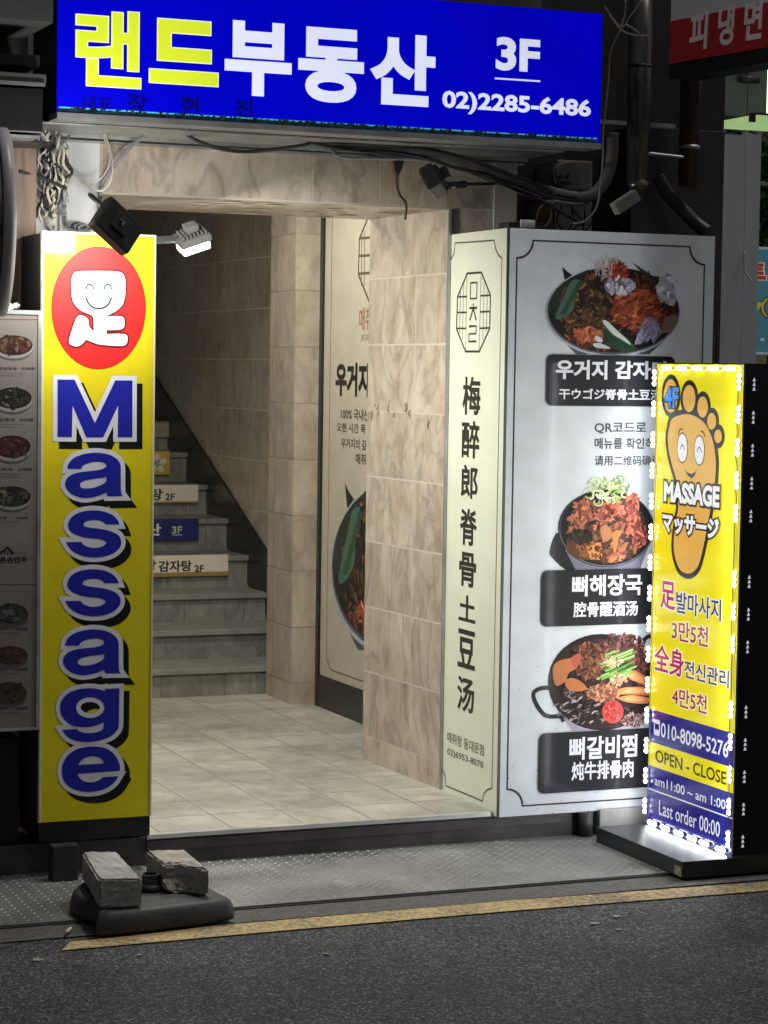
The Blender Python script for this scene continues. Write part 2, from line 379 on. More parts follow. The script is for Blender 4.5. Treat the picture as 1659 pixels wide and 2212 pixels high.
# ------------------------------------------------------------------ ground
def asphalt():
    m, nt, b = new_mat('night_asphalt'); L = nt.links.new
    tc = N(nt, 'ShaderNodeTexCoord')
    v = N(nt, 'ShaderNodeTexVoronoi'); v.inputs['Scale'].default_value = 170; L(tc.outputs['Object'], v.inputs['Vector'])
    n1 = N(nt, 'ShaderNodeTexNoise'); n1.inputs['Scale'].default_value = 170; n1.inputs['Detail'].default_value = 3; L(tc.outputs['Object'], n1.inputs['Vector'])
    n2 = N(nt, 'ShaderNodeTexNoise'); n2.inputs['Scale'].default_value = 2.2; n2.inputs['Detail'].default_value = 8; n2.inputs['Roughness'].default_value = .7; L(tc.outputs['Object'], n2.inputs['Vector'])
    cr = N(nt, 'ShaderNodeValToRGB'); cr.color_ramp.interpolation = 'LINEAR'; e = cr.color_ramp.elements
    e[0].position = .30; e[0].color = (.012, .012, .013, 1); e[1].position = .95; e[1].color = (.40, .395, .39, 1)
    k = e.new(.54); k.color = (.036, .036, .037, 1); k = e.new(.74); k.color = (.105, .104, .103, 1)
    sp = N(nt, 'ShaderNodeSeparateColor'); L(v.outputs['Color'], sp.inputs[0])
    mx = N(nt, 'ShaderNodeMath', operation='MULTIPLY_ADD'); mx.inputs[1].default_value = .55; L(sp.outputs[0], mx.inputs[0])
    nn = N(nt, 'ShaderNodeMath', operation='MULTIPLY'); nn.inputs[1].default_value = .5; L(n1.outputs['Fac'], nn.inputs[0]); L(nn.outputs[0], mx.inputs[2])
    L(mx.outputs[0], cr.inputs[0])
    mr = N(nt, 'ShaderNodeMapRange'); mr.inputs['From Min'].default_value = .3; mr.inputs['From Max'].default_value = .7; mr.inputs['To Min'].default_value = .5; mr.inputs['To Max'].default_value = 1.25; L(n2.outputs['Fac'], mr.inputs['Value'])
    m2 = N(nt, 'ShaderNodeMix', data_type='RGBA', blend_type='MULTIPLY'); m2.inputs['Factor'].default_value = 1; L(cr.outputs[0], m2.inputs[6]); L(mr.outputs[0], m2.inputs[7])
    L(m2.outputs[2], b.inputs['Base Color']); b.inputs['Roughness'].default_value = .8; b.inputs['Specular IOR Level'].default_value = .35
    bp = N(nt, 'ShaderNodeBump'); bp.inputs['Strength'].default_value = .9; bp.inputs['Distance'].default_value = .006; L(mx.outputs[0], bp.inputs['Height']); L(bp.outputs[0], b.inputs['Normal'])
    return m
def yellow_paint():
    m, nt, b = new_mat('worn_yellow_paint'); L = nt.links.new
    tc = N(nt, 'ShaderNodeTexCoord')
    n1 = N(nt, 'ShaderNodeTexNoise'); n1.inputs['Scale'].default_value = 70; n1.inputs['Detail'].default_value = 6; n1.inputs['Roughness'].default_value = .8; L(tc.outputs['Object'], n1.inputs['Vector'])
    n2 = N(nt, 'ShaderNodeTexNoise'); n2.inputs['Scale'].default_value = 4; n2.inputs['Detail'].default_value = 4; L(tc.outputs['Object'], n2.inputs['Vector'])
    ad = N(nt, 'ShaderNodeMath', operation='MULTIPLY_ADD'); ad.inputs[1].default_value = .35; L(n2.outputs['Fac'], ad.inputs[0]); L(n1.outputs['Fac'], ad.inputs[2])
    cr = N(nt, 'ShaderNodeValToRGB'); e = cr.color_ramp.elements
    e[0].position = .55; e[0].color = (.085, .078, .066, 1); e[1].position = .75; e[1].color = (.5, .365, .155, 1)
    L(ad.outputs[0], cr.inputs[0]); L(cr.outputs[0], b.inputs['Base Color']); b.inputs['Roughness'].default_value = .75
    bp = N(nt, 'ShaderNodeBump'); bp.inputs['Strength'].default_value = .5; bp.inputs['Distance'].default_value = .003; L(n1.outputs['Fac'], bp.inputs['Height']); L(bp.outputs[0], b.inputs['Normal'])
    return m
tag(MB().quad((-40, -40, 0), (40, -40, 0), (40, 60, 0), (-40, 60, 0)).build('road', asphalt()), kind='structure')
tag(MB().quad((-6, 5.945, .004), (9, 5.945, .004), (9, 7.2, .004), (-6, 7.2, .004)).build('pavement', pbr('gutter_concrete', (.085, .08, .075), .85, 0, .55, 60, .9, 120)), kind='structure')
bm = MB()
pts = [(1.487, 5.812), (2.045, 5.822), (2.8, 5.828), (3.7, 5.812), (9, 5.80)]; ptu = [(1.53, 5.89), (1.95, 5.935), (2.85, 5.944), (3.8, 5.915), (9, 5.90)]
for i in range(4): bm.quad((pts[i][0], pts[i][1], .004), (pts[i+1][0], pts[i+1][1], .004), (ptu[i+1][0], ptu[i+1][1], .004), (ptu[i][0], ptu[i][1], .004))
tag(bm.build('yellow_road_line', yellow_paint()), kind='structure')

# tread plate with raised lugs
tp = empty('tread_plate', (2.5, 6.1, 0), 'long steel tread plate with raised diamond lugs in front of the entrance step', 'tread plate')
M_tread = pbr('worn_tread_steel', (.19, .19, .183), .5, .3, .4, 4, .3, 60)
M_lug = pbr('polished_lug_steel', (.27, .27, .255), .42, .35, .5, 5, .1, 60)
MB().box(.3, 4.6, 6.092, 6.70, .0045, .0125).build('plate', M_tread, tp)
lg = MB(); s_ = .019; j = 0
x = .35
rows = int(.59/s_)
for r in range(rows):
    for c in range(int(4.2/s_)):
        if (r+c) % 2: continue
        X0 = .35+c*s_; Y0 = 6.105+r*s_
        a = R_(45 if r % 2 else -45)
        dx, dy = math.cos(a)*.0085, math.sin(a)*.0085; ex, ey = -math.sin(a)*.003, math.cos(a)*.003; z = .0126; h = .0152
        P = [(X0-dx, Y0-dy, z), (X0+ex, Y0+ey, z), (X0+dx, Y0+dy, z), (X0-ex, Y0-ey, z)]
        T = (X0, Y0, h)
        vv = [lg.bm.verts.new(p) for p in P]; t = lg.bm.verts.new(T)
        for i in range(4): lg.bm.faces.new([vv[i], vv[(i+1) % 4], t])
me_l = lg.build('lug_pattern', M_lug, tp)
cg = MB()
for i in range(9): cg.box(.3+i*.47, .3+i*.47+.004, 6.075, 6.091, .004, .006)
cg.box(.3, 4.6, 6.084, 6.0915, .0042, .0075)
cg.build('front_edge', M_dark, tp)

# ------------------------------------------------------------------ the building with the entrance
F = 7.13; SZ = .107
bd = empty('entrance_building', (2.5, F, 0), 'old street building with a beige marble tiled stair entrance under the blue sign', 'building')
XL, XR = 1.93, 3.152
MB().box(XL, XR-.0005, F, 7.77, 2.096, 2.256).build('lintel', M_tx, bd)
MB().prism([(3.152, F, SZ-.2), (3.32, F, SZ-.2), (3.32, 7.77, SZ-.2), (3.124, 7.77, SZ-.2)], (0, 0, 2.256-SZ+.2)).build('jamb', [M_ty], bd)
jf = MB().quad((XR+.001, F-.003, SZ), (3.32, F-.003, SZ), (3.32, F-.003, 2.256), (XR+.001, F-.003, 2.256)).build('jamb_facing', M_tx, bd)
MB().box(XR-.001, XR+.008, F-.012, F-.0031, SZ, 2.097).build('corner_strip', M_steel, bd)
MB().box(3.32, 3.405, F-.01, 7.6, -.1, 2.45).build('concrete_edge', M_conc, bd)
MB().box(1.60, 1.801, F+.02, 7.6, 0, 2.6).build('side_wall', pbr('dirty_white_wall', (.5, .5, .47), .8, 0, .3, 6, .3, 30), bd)
MB().box(1.801, XL, F-.01, 7.77, -.1, 2.256).build('steel_pier', M_paint, bd)
MB().box(1.60, 3.405, F+.001, 7.77, 2.262, 2.31).build('cornice', M_conc, bd)
MB().box(1.0, 3.515, F+.05, 7.9, 2.312, 5.2).build('upper_wall', pbr('dark_upper_wall', (.12, .11, .11), .8, 0, .2, 3, .2, 30), bd)
fl = MB(); fl.box(1.66, 3.42, 6.80, F, 2.2755, 2.2800); fl.box(1.66, 3.42, F-.06, F-.045, 2.266, 2.2754); fl.box(1.66, 3.42, F-.03, F-.0005, 2.2565, 2.2615)
fl.build('flashing', M_steel, bd)
# soffit plaster crumbling along its edge
cr_ = MB()
for i in range(46):
    x = random.uniform(2.3, 3.12); y = random.uniform(7.15, 7.75); s2 = random.uniform(.008, .035)
    n = 6; q = [(x+s2*1.7*random.uniform(.6, 1.2)*math.cos(2*math.pi*k/n), y+s2*random.uniform(.6, 1.2)*math.sin(2*math.pi*k/n), 2.0945-random.uniform(0, .0012)) for k in range(n)]
    cr_.poly(q)
tag(cr_.build('flaking_plaster', pbr('flaking_plaster', (.42, .36, .22), .9, 0, .5, 30, .6, 80), bd), kind='stuff')
# inside
tag(MB().quad((XL, 6.705, SZ), (3.46, 6.705, SZ), (3.46, 9.5, SZ), (XL, 9.5, SZ)).build('floor', M_fl), kind='structure')
MB().box(1.78, XL-.001, 7.771, 13.6, SZ-.1, 3.6).build('inner_wall', M_ty, bd)
MB().box(3.446, 3.6, 7.771, 9.129, SZ-.1, 3.2).build('poster_wall', M_ty, bd)
MB().box(3.32, 3.6, 7.7705, 7.80, SZ-.1, 3.2).build('return_wall', M_tp, bd)
MB().box(3.335, 3.6, 9.14, 9.45, SZ-.1, 3.4).build('pillar_side', M_tpy, bd)
MB().box(3.336, 3.6, 9.13, 9.1395, SZ-.1, 3.4).build('pillar_front', M_tp, bd)
XS = 3.56
MB().box(XS, 3.75, 9.4505, 13.6, SZ-.1, 4.4).build('stair_wall', M_ts, bd)
MB().box(1.78, 3.75, 13.6, 13.75, SZ-.1, 4.4).build('stair_end_wall', M_tbx, bd)
MB().box(1.78, 3.75, 7.771, 9.6, 2.62, 2.75).build('ceiling_slab', M_conc, bd)
MB().box(1.78, 3.75, 9.6, 13.8, 3.6, 3.75).build('stair_ceiling', M_dark, bd)
# entrance step
stp = empty('entrance_step', (2.5, 6.7, 0), 'low dark brown stone step under the tiled entrance floor', 'step')
MB().box(.9, 4.2, 6.70, 7.15, 0, SZ-.006, bev=.004).build('stone_riser', M_brown, stp)
MB().box(1.98, 3.15, 6.688, 6.712, SZ-.012, SZ+.001).build('metal_edge', M_alu, stp)
MB().box(1.98, 3.4, 6.692, 6.701, .058, .088).build('worn_lip', M_brown, stp)
MB().box(3.53, 4.2, 6.655, 6.699, .006, .10, bev=.006).build('concrete_block', M_conc, stp)
MB().cyl((3.485, 6.672, .01), (3.485, 6.672, .093), .026, n=18).build('support_leg', M_dark, stp)
# staircase
ys = [9.464, 9.756, 10.065, 10.33, 10.65, 10.98, 11.32, 11.66, 12.0, 12.34, 12.68, 13.02]
zt = [.234, .367, .497, .65, .806, .954, 1.105, 1.258, 1.41, 1.56, 1.71, 1.86]
stc = empty('staircase', (2.7, 9.46, SZ), 'grey stone staircase climbing from the entrance floor into the dark', 'staircase')
zp = SZ
for i, (y, z) in enumerate(zip(ys, zt)):
    y2 = ys[i+1] if i+1 < len(ys) else 13.6
    xr = 3.555
    MB().box(XL, xr, y+.012, y2+.011, max(0, zp-.15), z-.026).build('step', M_st, stc)
    MB().box(XL, xr, y-.008, y2+.0105, z-.0255, z, bev=.004).build('tread', M_stn if i < 3 else M_st, stc)
    zp = z
sk = MB()
pr = [(9.48, SZ)]
top = [(9.48, .107+.42), (13.5, 2.42)]
sk.prism([(3.5585, 9.46, .12), (3.5585, 13.5, 1.95), (3.5585, 13.5, 2.17), (3.5585, 9.46, .43)], (-.012, 0, 0))
sk.build('skirting', M_black, stc)

# stair riser signs
def stair_sign(y, quad_tl, quad_br, col, label, items, border=None):
    pl = Plane('Y', y-.012); a, b = pl.px(quad_tl), pl.px(quad_br); x0 = 2.55
    g = empty('stair_sign', (x0+.3, y-.006, b[1]), label, 'stair sign', 'sign plates on the stair risers')
    MB().box(x0, b[0], y-.0115, y+.002+.009, b[1], a[1]).build('plate', pbr('plate_edge', lin(col), .5, 0, .1, 8, 0), g)
    p = Print(pl); p.urect((x0, a[1]), (b[0], b[1]), col, 0)
    items(p); p.build('lettering', M_print, g)
z3 = zm(500, 1700, 1300)
DK = (45, 42, 38)
def it_a(p):
    p.text('매취랑', z3(-60, 646), z3(148, 702), DK, 1, .03); p.text('감자탕', z3(158, 648), z3(325, 702), DK, 1, .03); p.text('2F', z3(340, 670), z3(386, 704), DK, 1, .03)
    p.rect(z3(-200, 716), z3(508, 722), (150, 125, 70), 1)
def it_b(p):
    p.text('랜드부동산', z3(-190, 466), z3(170, 522), (215, 220, 200), 1, .03); p.text('3F', z3(225, 475), z3(277, 511), (190, 190, 150), 1, .02); p.rect(z3(225, 517), z3(277, 520), (190, 190, 150), 1)
def it_c(p):
    p.text('매취랑 감자탕', z3(-260, 288), z3(180, 344), DK, 1, .03); p.text('2F', z3(193, 310), z3(240, 344), DK, 1, .03)
    p.rect(z3(-200, 353), z3(357, 358), (150, 125, 70), 1)
def it_d(p):
    c = p.pl.px(z3(152, 160))
    for k in range(5):
        t = R_(90+72*k); p.blob((c[0]+.028*math.cos(t), c[1]+.028*math.sin(t)), .027, .016, t, (205, 200, 185), 1, 12, .05)
    p.blob(c, .008, .008, 0, (190, 160, 40), 2.2, 10, .05)
def it_e(p): pass
stair_sign(ys[3], z3(-200, 630), z3(508, 722), (216, 207, 186), 'cream plate with dark Korean soup name and 2F, lowest on the stair risers', it_a)
stair_sign(ys[4], z3(-200, 443), z3(360, 545), (28, 34, 92), 'navy blue plate with 3F on a stair riser', it_b)
stair_sign(ys[5], z3(-200, 270), z3(357, 358), (216, 207, 186), 'cream plate with 2F on the riser above the navy plate', it_c)
stair_sign(ys[6], z3(-60, 97), z3(213, 215), (185, 160, 50), 'yellow plate with a white flower on a stair riser', it_d)
stair_sign(ys[7], z3(-60, -42), z3(217, 28), (150, 140, 120), 'plain beige plate on the riser above the flower plate', it_e)

# ------------------------------------------------------------------ food pictures
def scatter(p, cx, cy, rx, ry, n, cols, size, l0, l1, asp=(1.5, 4), rot=None, pw=.5, clip=None):
    """cut-paper food: chips spread over an ellipse given in photo pixels"""
    for i in range(n):
        t = random.uniform(0, 6.283); k = random.random()**pw
        q = (cx+rx*k*math.cos(t), cy+ry*k*math.sin(t))
        if clip and not clip(q): continue
        q = p.pl.px(q)
        a = size*random.uniform(.6, 1.4); b = a/random.uniform(*asp)
        r = random.uniform(0, 3.14) if rot is None else random.gauss(rot, .35)
        c = random.choice(cols); f = random.uniform(.8, 1.2); c = tuple(min(255, v*f) for v in c)
        p.blob(q, a, b, r, c, random.uniform(l0, l1), 7, .3)
def bowl_one(p, z, L=2, sz=1.0, dens=1.0, X=1.0):
    """mixed bowl with greens, red meat, scallion and noodles; z maps the close-up's pixels to the photo's"""
    S = lambda a, b: z(a, b)
    k = abs(S(100, 0)[0]-S(0, 0)[0])/100; ky = abs(S(0, 100)[1]-S(0, 0)[1])/100
    E = lambda x, y, rx, ry, c, l, rot=0: p.poly([S(x+rx*math.cos(t)*math.cos(rot)-ry*math.sin(t)*math.sin(rot), y+rx*math.cos(t)*math.sin(rot)+ry*math.sin(t)*math.cos(rot)) for t in [2*math.pi*i/36 for i in range(36)]], c, l)
    bc = S(865, 560); inb = lambda q: ((q[0]-bc[0])/(590*k))**2+((q[1]-bc[1])/(392*ky))**2 < 1 or q[1] < bc[1]-.6*380*ky
    sc_ = lambda x, y, rx, ry, n, cols, s, l0, l1, **kw: scatter(p, *S(x, y), rx*k, ry*ky, int(n*dens), cols, s*sz, l0, l1, clip=inb, **kw)
    p.poly([S(*q) for q in ((330, 800), (1400, 800), (1200, 985), (520, 985))], (78, 82, 92), L)
    E(855, 588, 632, 420, (172, 172, 180), L+.5); E(862, 580, 618, 408, (88, 90, 98), L+.8); E(865, 572, 608, 398, (36, 30, 28), L+1)
    p.poly([S(*q) for q in ((330, 640), (260, 560), (300, 430), (395, 330), (520, 250), (640, 195), (560, 330), (500, 480), (420, 640))], (38, 52, 44), L+1.5, 4)
    br = [(66, 48, 38), (92, 66, 46), (48, 38, 32), (118, 84, 54), (40, 34, 32), (78, 54, 40)]
    sc_(680, 560, 330, 330, 420, br, .014, L+1.6, L+3)
    sc_(1180, 520, 270, 300, 260, [(88, 50, 36), (70, 42, 34), (110, 58, 38), (52, 36, 32)], .014, L+1.6, L+3)
    sc_(600, 880, 230, 110, 160, [(120, 66, 48), (92, 50, 40), (140, 84, 60), (66, 42, 36)], .012, L+2, L+3.2)
    sc_(1080, 560, 220, 180, 300, [(164, 84, 52), (148, 70, 44), (128, 58, 38), (184, 104, 66), (112, 52, 36)], .014, L+2.6, L+4, rot=.5)
    sc_(640, 800, 130, 60, 80, [(176, 98, 70), (150, 76, 52), (196, 122, 92)], .012, L+3, L+4)
    p.poly([S(*q) for q in ((385, 165), (425, 205), (480, 245), (410, 290), (398, 230))], (30, 42, 34), L+2.5)
    p.poly([S(*q) for q in ((540, 285), (545, 330), (500, 450), (490, 560), (420, 630), (345, 660), (320, 630), (355, 540), (420, 400), (470, 300))], (74, 104, 86), L+4.2, 4)
    for i in range(14):
        x, y = 360+i*12, 600-i*22
        p.poly([S(x, y), S(x+40, y-20), S(x+70, y+10), S(x+30, y+14)], (50, 76, 60), L+4.4+i*.01)
    sc_(860, 200, 130, 95, 90, [(196, 184, 178), (150, 130, 130), (104, 56, 52), (176, 160, 158)], .012, L+4, L+5, asp=(3, 7))
    sc_(900, 215, 90, 80, 90, [(150, 52, 44), (120, 40, 36), (176, 76, 62)], .013, L+4.4, L+5.2, asp=(2, 5))
    sc_(920, 350, 140, 80, 110, [(178, 170, 184), (208, 200, 208), (140, 130, 146)], .010, L+4.4, L+5.4)
    for i in range(16):
        x = 640+random.random()*280; p.stroke([S(x, 250), S(x+random.uniform(-30, 30), 160), S(x+random.uniform(-60, 60), 40+random.random()*90)], .0022*X, (188, 176, 172), L+5+i*.02, 3)
    p.poly([S(*q) for q in ((1035, 125), (1150, 200), (1290, 290), (1270, 305), (1140, 240))], (40, 58, 46), L+4)
    sc_(1370, 390, 80, 100, 60, [(190, 190, 200), (160, 160, 172), (210, 208, 212)], .018, L+4, L+5, asp=(1, 1.8))
    p.poly([S(*q) for q in ((1340, 640), (1450, 610), (1470, 680), (1400, 780), (1290, 790))], (126, 104, 92), L+4)
    for i in range(34):
        a = random.uniform(-.5, .9); x0, y0 = 1060+random.random()*60, 900-random.random()*30
        p.stroke([S(x0, y0), S(x0+60+i*3, 700+60*math.sin(i)), S(1190+random.random()*120, 680+random.random()*150), S(1130+random.random()*150, 880-random.random()*60)], .0016*X, (176, 168, 190) if i % 3 else (128, 118, 140), L+4.6+i*.015, 3)
    p.poly([S(*q) for q in ((750, 740), (790, 900), (980, 975), (1090, 945), (1040, 880), (870, 770))], (44, 66, 48), L+5)
    p.poly([S(*q) for q in ((745, 672), (790, 668), (900, 760), (1010, 850), (1045, 915), (950, 870), (830, 790))], (62, 96, 64), L+5.3, 4)
    p.poly([S(*q) for q in ((760, 680), (800, 672), (900, 765), (1000, 860), (1020, 895), (930, 840), (850, 790))], (206, 214, 200), L+5.6, 4)
    p.poly([S(*q) for q in ((685, 845), (710, 812), (760, 850), (740, 875))], (206, 204, 210), L+5.6, 3); p.poly([S(*q) for q in ((672, 885), (740, 880), (835, 930), (700, 920))], (196, 200, 196), L+5.8, 3)
def bowl_two(p, z, L=2):
    S = z; k = S(100, 0)[0]/100-S(0, 0)[0]/100
    E = lambda x, y, rx, ry, c, l: p.ell(S(x, y), rx*k, ry*k, c, l)
    sc_ = lambda x, y, rx, ry, n, cols, s, l0, l1, **kw: scatter(p, *S(x, y), rx*k, ry*k, n, cols, s, l0, l1, **kw)
    p.poly([S(*q) for q in ((390, 1060), (1380, 960), (1270, 1262), (500, 1272))], (120, 118, 134), L)
    p.poly([S(*q) for q in ((300, 840), (235, 900), (190, 1060), (215, 1130), (380, 1275), (500, 1272), (390, 1060))], (40, 40, 44), L+.2, 3, (5,))
    E(862, 785, 572, 462, (52, 52, 58), L+.5); E(866, 790, 556, 446, (126, 122, 126), L+.7); E(866, 784, 552, 442, (34, 33, 37), L+1); E(880, 800, 480, 395, (62, 46, 38), L+1.3)
    E(620, 960, 230, 200, (92, 66, 48), L+1.4)
    sc_(870, 800, 440, 370, 420, [(150, 92, 66), (120, 76, 56), (86, 60, 48), (62, 50, 44), (176, 108, 78), (48, 42, 40)], .017, L+1.6, L+3)
    for (x, y, rx, ry, n, c) in ((580, 560, 90, 110, 60, (164, 98, 74)), (530, 690, 90, 80, 50, (156, 96, 76)), (960, 560, 110, 70, 80, (186, 92, 72)), (840, 660, 100, 70, 50, (160, 96, 76)), (1170, 500, 70, 110, 60, (190, 104, 86)), (1150, 740, 110, 100, 90, (186, 98, 76)), (1260, 900, 80, 80, 60, (170, 90, 76)), (680, 1050, 120, 90, 90, (172, 112, 68)), (980, 1080, 110, 90, 90, (178, 106, 72)), (760, 880, 60, 60, 30, (96, 70, 52))):
        sc_(x, y, rx, ry, n, [c, tuple(v*.78 for v in c), tuple(min(255, v*1.2) for v in c), tuple(v*.55 for v in c)], .013, L+2.6, L+4.2)
    p.poly([S(*q) for q in ((790, 790), (860, 740), (930, 830), (920, 900), (830, 940))], (182, 124, 84), L+4.4, 3); p.poly([S(*q) for q in ((940, 830), (1050, 820), (1010, 900), (975, 1060), (945, 1040))], (196, 128, 76), L+4.5, 3)
    sc_(560, 880, 110, 60, 60, [(54, 48, 44), (40, 36, 34)], .014, L+4.2, L+4.8)
    gr = [(176, 190, 128), (204, 214, 160), (150, 172, 100), (222, 228, 196), (120, 146, 78)]
    for i in range(46):
        t = random.uniform(0, 6.28); kk = random.random()**.5; x, y = 870+250*kk*math.cos(t), 340+165*kk*math.sin(t)
        r = random.uniform(28, 62); a0 = random.uniform(0, 6.28); sp_ = random.uniform(2.2, 5.6)
        p.stroke([S(x+r*math.cos(a0+sp_*j/7), y+.75*r*math.sin(a0+sp_*j/7)) for j in range(8)], random.uniform(.004, .008), random.choice(gr), L+5+i*.035, 2)
def bowl_three(p, z, L=2):
    S = z; k = S(100, 0)[0]/100-S(0, 0)[0]/100
    E = lambda x, y, rx, ry, c, l: p.ell(S(x, y), rx*k, ry*k, c, l)
    sc_ = lambda x, y, rx, ry, n, cols, s, l0, l1, **kw: scatter(p, *S(x, y), rx*k, ry*k, n, cols, s, l0, l1, **kw)
    p.poly([S(*q) for q in ((400, 1100), (1360, 1100), (1290, 1300), (560, 1320))], (170, 158, 178), L)
    p.stroke([S(310, 850), S(210, 860), S(140, 910), S(160, 1010), (S(240, 1130)), S(320, 1165), S(430, 1165), S(465, 1220)], .0145, (46, 44, 42), L+.4, 5)
    p.stroke([S(1330, 340), S(1400, 290), S(1480, 330), S(1490, 420)], .0145, (46, 44, 42), L+.4, 5)
    E(880, 790, 585, 525, (40, 36, 36), L+.8); E(884, 800, 560, 500, (52, 42, 40), L+1.2)
    dk = [(40, 32, 34), (66, 48, 46), (30, 26, 30), (84, 60, 54), (54, 40, 40)]
    sc_(900, 760, 500, 440, 420, dk, .014, L+1.4, L+2.8)
    sc_(700, 1060, 340, 200, 90, [(150, 140, 140), (112, 104, 108), (176, 160, 150), (60, 52, 54)], .008, L+2.8, L+3.4, asp=(2, 5), rot=.4)
    sc_(760, 560, 180, 200, 260, [(128, 80, 60), (104, 62, 48), (150, 98, 76), (70, 44, 38)], .010, L+2.8, L+4)
    sc_(1100, 380, 240, 110, 200, [(110, 66, 60), (80, 50, 48), (140, 90, 80), (60, 40, 40)], .010, L+2.8, L+4)
    sc_(1290, 560, 110, 160, 120, [(100, 58, 52), (70, 44, 44), (134, 84, 72)], .010, L+2.8, L+4)
    sc_(900, 900, 170, 90, 160, [(176, 116, 84), (150, 92, 66), (196, 146, 112), (112, 70, 54)], .010, L+3, L+4.2)
    sc_(1230, 1200, 150, 70, 90, [(180, 150, 140), (130, 100, 100), (90, 60, 60)], .007, L+3, L+4)
    p.poly([S(*q) for q in ((345, 690), (360, 600), (430, 550), (540, 525), (640, 475), (650, 560), (600, 640), (520, 690), (480, 780), (400, 830), (365, 800))], (188, 116, 76), L+4.2, 4)
    p.poly([S(*q) for q in ((480, 770), (560, 745), (660, 790), (715, 860), (640, 890), (540, 880), (490, 840))], (192, 118, 74), L+4.3, 4)
    p.poly([S(*q) for q in ((540, 530), (640, 478), (648, 560), (600, 630), (570, 620))], (178, 96, 80), L+4.4, 3)
    for q in (((1170, 680), (1260, 670), (1400, 770), (1400, 840), (1290, 800), (1180, 750)), ((1060, 880), (1150, 845), (1400, 850), (1400, 930), (1200, 920), (1080, 920)), ((1060, 960), (1200, 930), (1390, 960), (1380, 1020), (1200, 1015), (1090, 985))):
        p.poly([S(*a) for a in q], (222, 138, 78), L+4.4, 4); p.poly([S(a[0]*.6+1240*.4, a[1]*.6+(sum(b[1] for b in q)/len(q))*.4-6) for a in q], (234, 164, 110), L+4.7, 4)
    E(998, 1112, 115, 125, (196, 74, 66), L+4.5); E(1000, 1105, 96, 104, (178, 56, 54), L+4.7); sc_(1000, 1105, 80, 90, 50, [(160, 44, 46), (200, 90, 80)], .006, L+4.8, L+5)
    for i in range(60):
        x, y = random.uniform(800, 1060), random.uniform(470, 760); x += (760-y)*.25; ln = random.uniform(90, 220)
        c = random.choice([(126, 170, 82), (150, 190, 104), (98, 142, 62), (170, 200, 128), (60, 96, 44)])
        p.poly([S(x, y), S(x+ln, y-ln*.42), S(x+ln+6, y-ln*.42+16), S(x+6, y+17)], c, L+5+i*.03)
    sc_(1000, 560, 110, 60, 60, [(214, 196, 150), (190, 160, 120)], .006, L+6.9, L+7.4); sc_(1060, 760, 90, 60, 60, [(216, 186, 150), (180, 130, 100)], .008, L+6.6, L+7.4)
def dish(p, c, rx, ry, col, cols, L, plate=(140, 138, 133)):
    mu = lambda q: tuple(.62*(v*.6+.4*sum(q)/3) for v in q); col = mu(col); cols = [mu(q) for q in cols]
    p.ell((c[0], c[1]+ry*.28), rx*1.0, ry*1.05, (88, 86, 84), L); p.ell((c[0], c[1]+ry*.18), rx, ry, plate, L+.3); p.ell(c, rx*.96, ry*.9, tuple(v*.6 for v in col), L+.6); p.ell(c, rx*.9, ry*.82, col, L+.9)
    scatter(p, c[0], c[1], rx*.8, ry*.7, 46, cols, .012, L+1.1, L+2.2)

# ------------------------------------------------------------------ blue backlit sign
z1 = zm(0, 0, 1200); z2 = zm(1100, 0, 1200); zr = zm(2100, 0, 924)
YB = 6.70; plb = Plane('Y', YB)
bs = empty('blue_sign', (2.59, 6.85, 2.3), 'long backlit blue sign with yellow and white Korean letters above the entrance', 'sign')
MB().box(1.684, 3.502, YB+.004, 7.0, 2.30, 2.72).build('housing', M_dark, bs)
MB().box(1.684, 3.504, YB-.006, 6.80, 2.282, 2.2995).build('bottom_rail', M_steel, bs)
p = Print(plb)
p.urect((1.684, 2.30), (3.502, 2.72), (0, 0, 188), 0)
p.build('face', M_blue, bs)
p = Print(plb)
YE, WH = (205, 222, 48), (226, 230, 250)
p.text('랜', z1(416, 45), z1(764, 482), YE, 2, .026, [(.012, (235, 238, 190), 1, (0, 0))])
p.text('드', z1(817, 98), z1(1185, 470), YE, 2, .045, [(.012, (235, 238, 190), 1, (0, 0))])
p.text('부', z1(1225, 105), z1(1585, 535), WH, 2, .04)
p.text('동', z2(105, 140), z2(457, 570), WH, 2, .04); p.text('산', z2(496, 172), z2(845, 586), WH, 2, .04)
p.text('3F', z2(1180, 198), z2(1416, 398), WH, 2, .04); p.poly([z2(1172, 422), z2(1420, 438), z2(1420, 447), z2(1172, 431)], WH, 2)
p.text('02)2285-6486', z2(887, 490), zr(405, 860), WH, 2, .035)
DB = (3, 4, 92)
p.text('대표', z1(450, 520), z1(610, 600), DB, 1, .02); p.text('장', z1(695, 505), z1(800, 622), DB, 1, .03); p.text('현', z1(985, 520), z1(1085, 635), DB, 1, .03); p.text('진', z1(1280, 540), z1(1375, 640), DB, 1, .03)
p.build('lettering', M_blue, bs)
p = Print(plb)
p.urect((1.69, 2.3005), (3.49, 2.3175), (8, 34, 34), 1)
p.urect((1.69, 2.3125), (3.49, 2.317), (90, 185, 235), 1.6)
for i in range(700):
    x = random.uniform(1.69, 3.49); a = random.uniform(.002, .007)
    p.blob((x, 2.301+random.random()**1.5*.016), a, a*.7, random.uniform(-.4, .4), random.choice([(8, 26, 22), (14, 54, 44), (6, 14, 16), (20, 60, 66)]), 2+random.random(), 7, .35)
p.build('grimy_bottom_strip', print_mat('grimy_strip', emit=.45, grime_backlight=.2), bs)

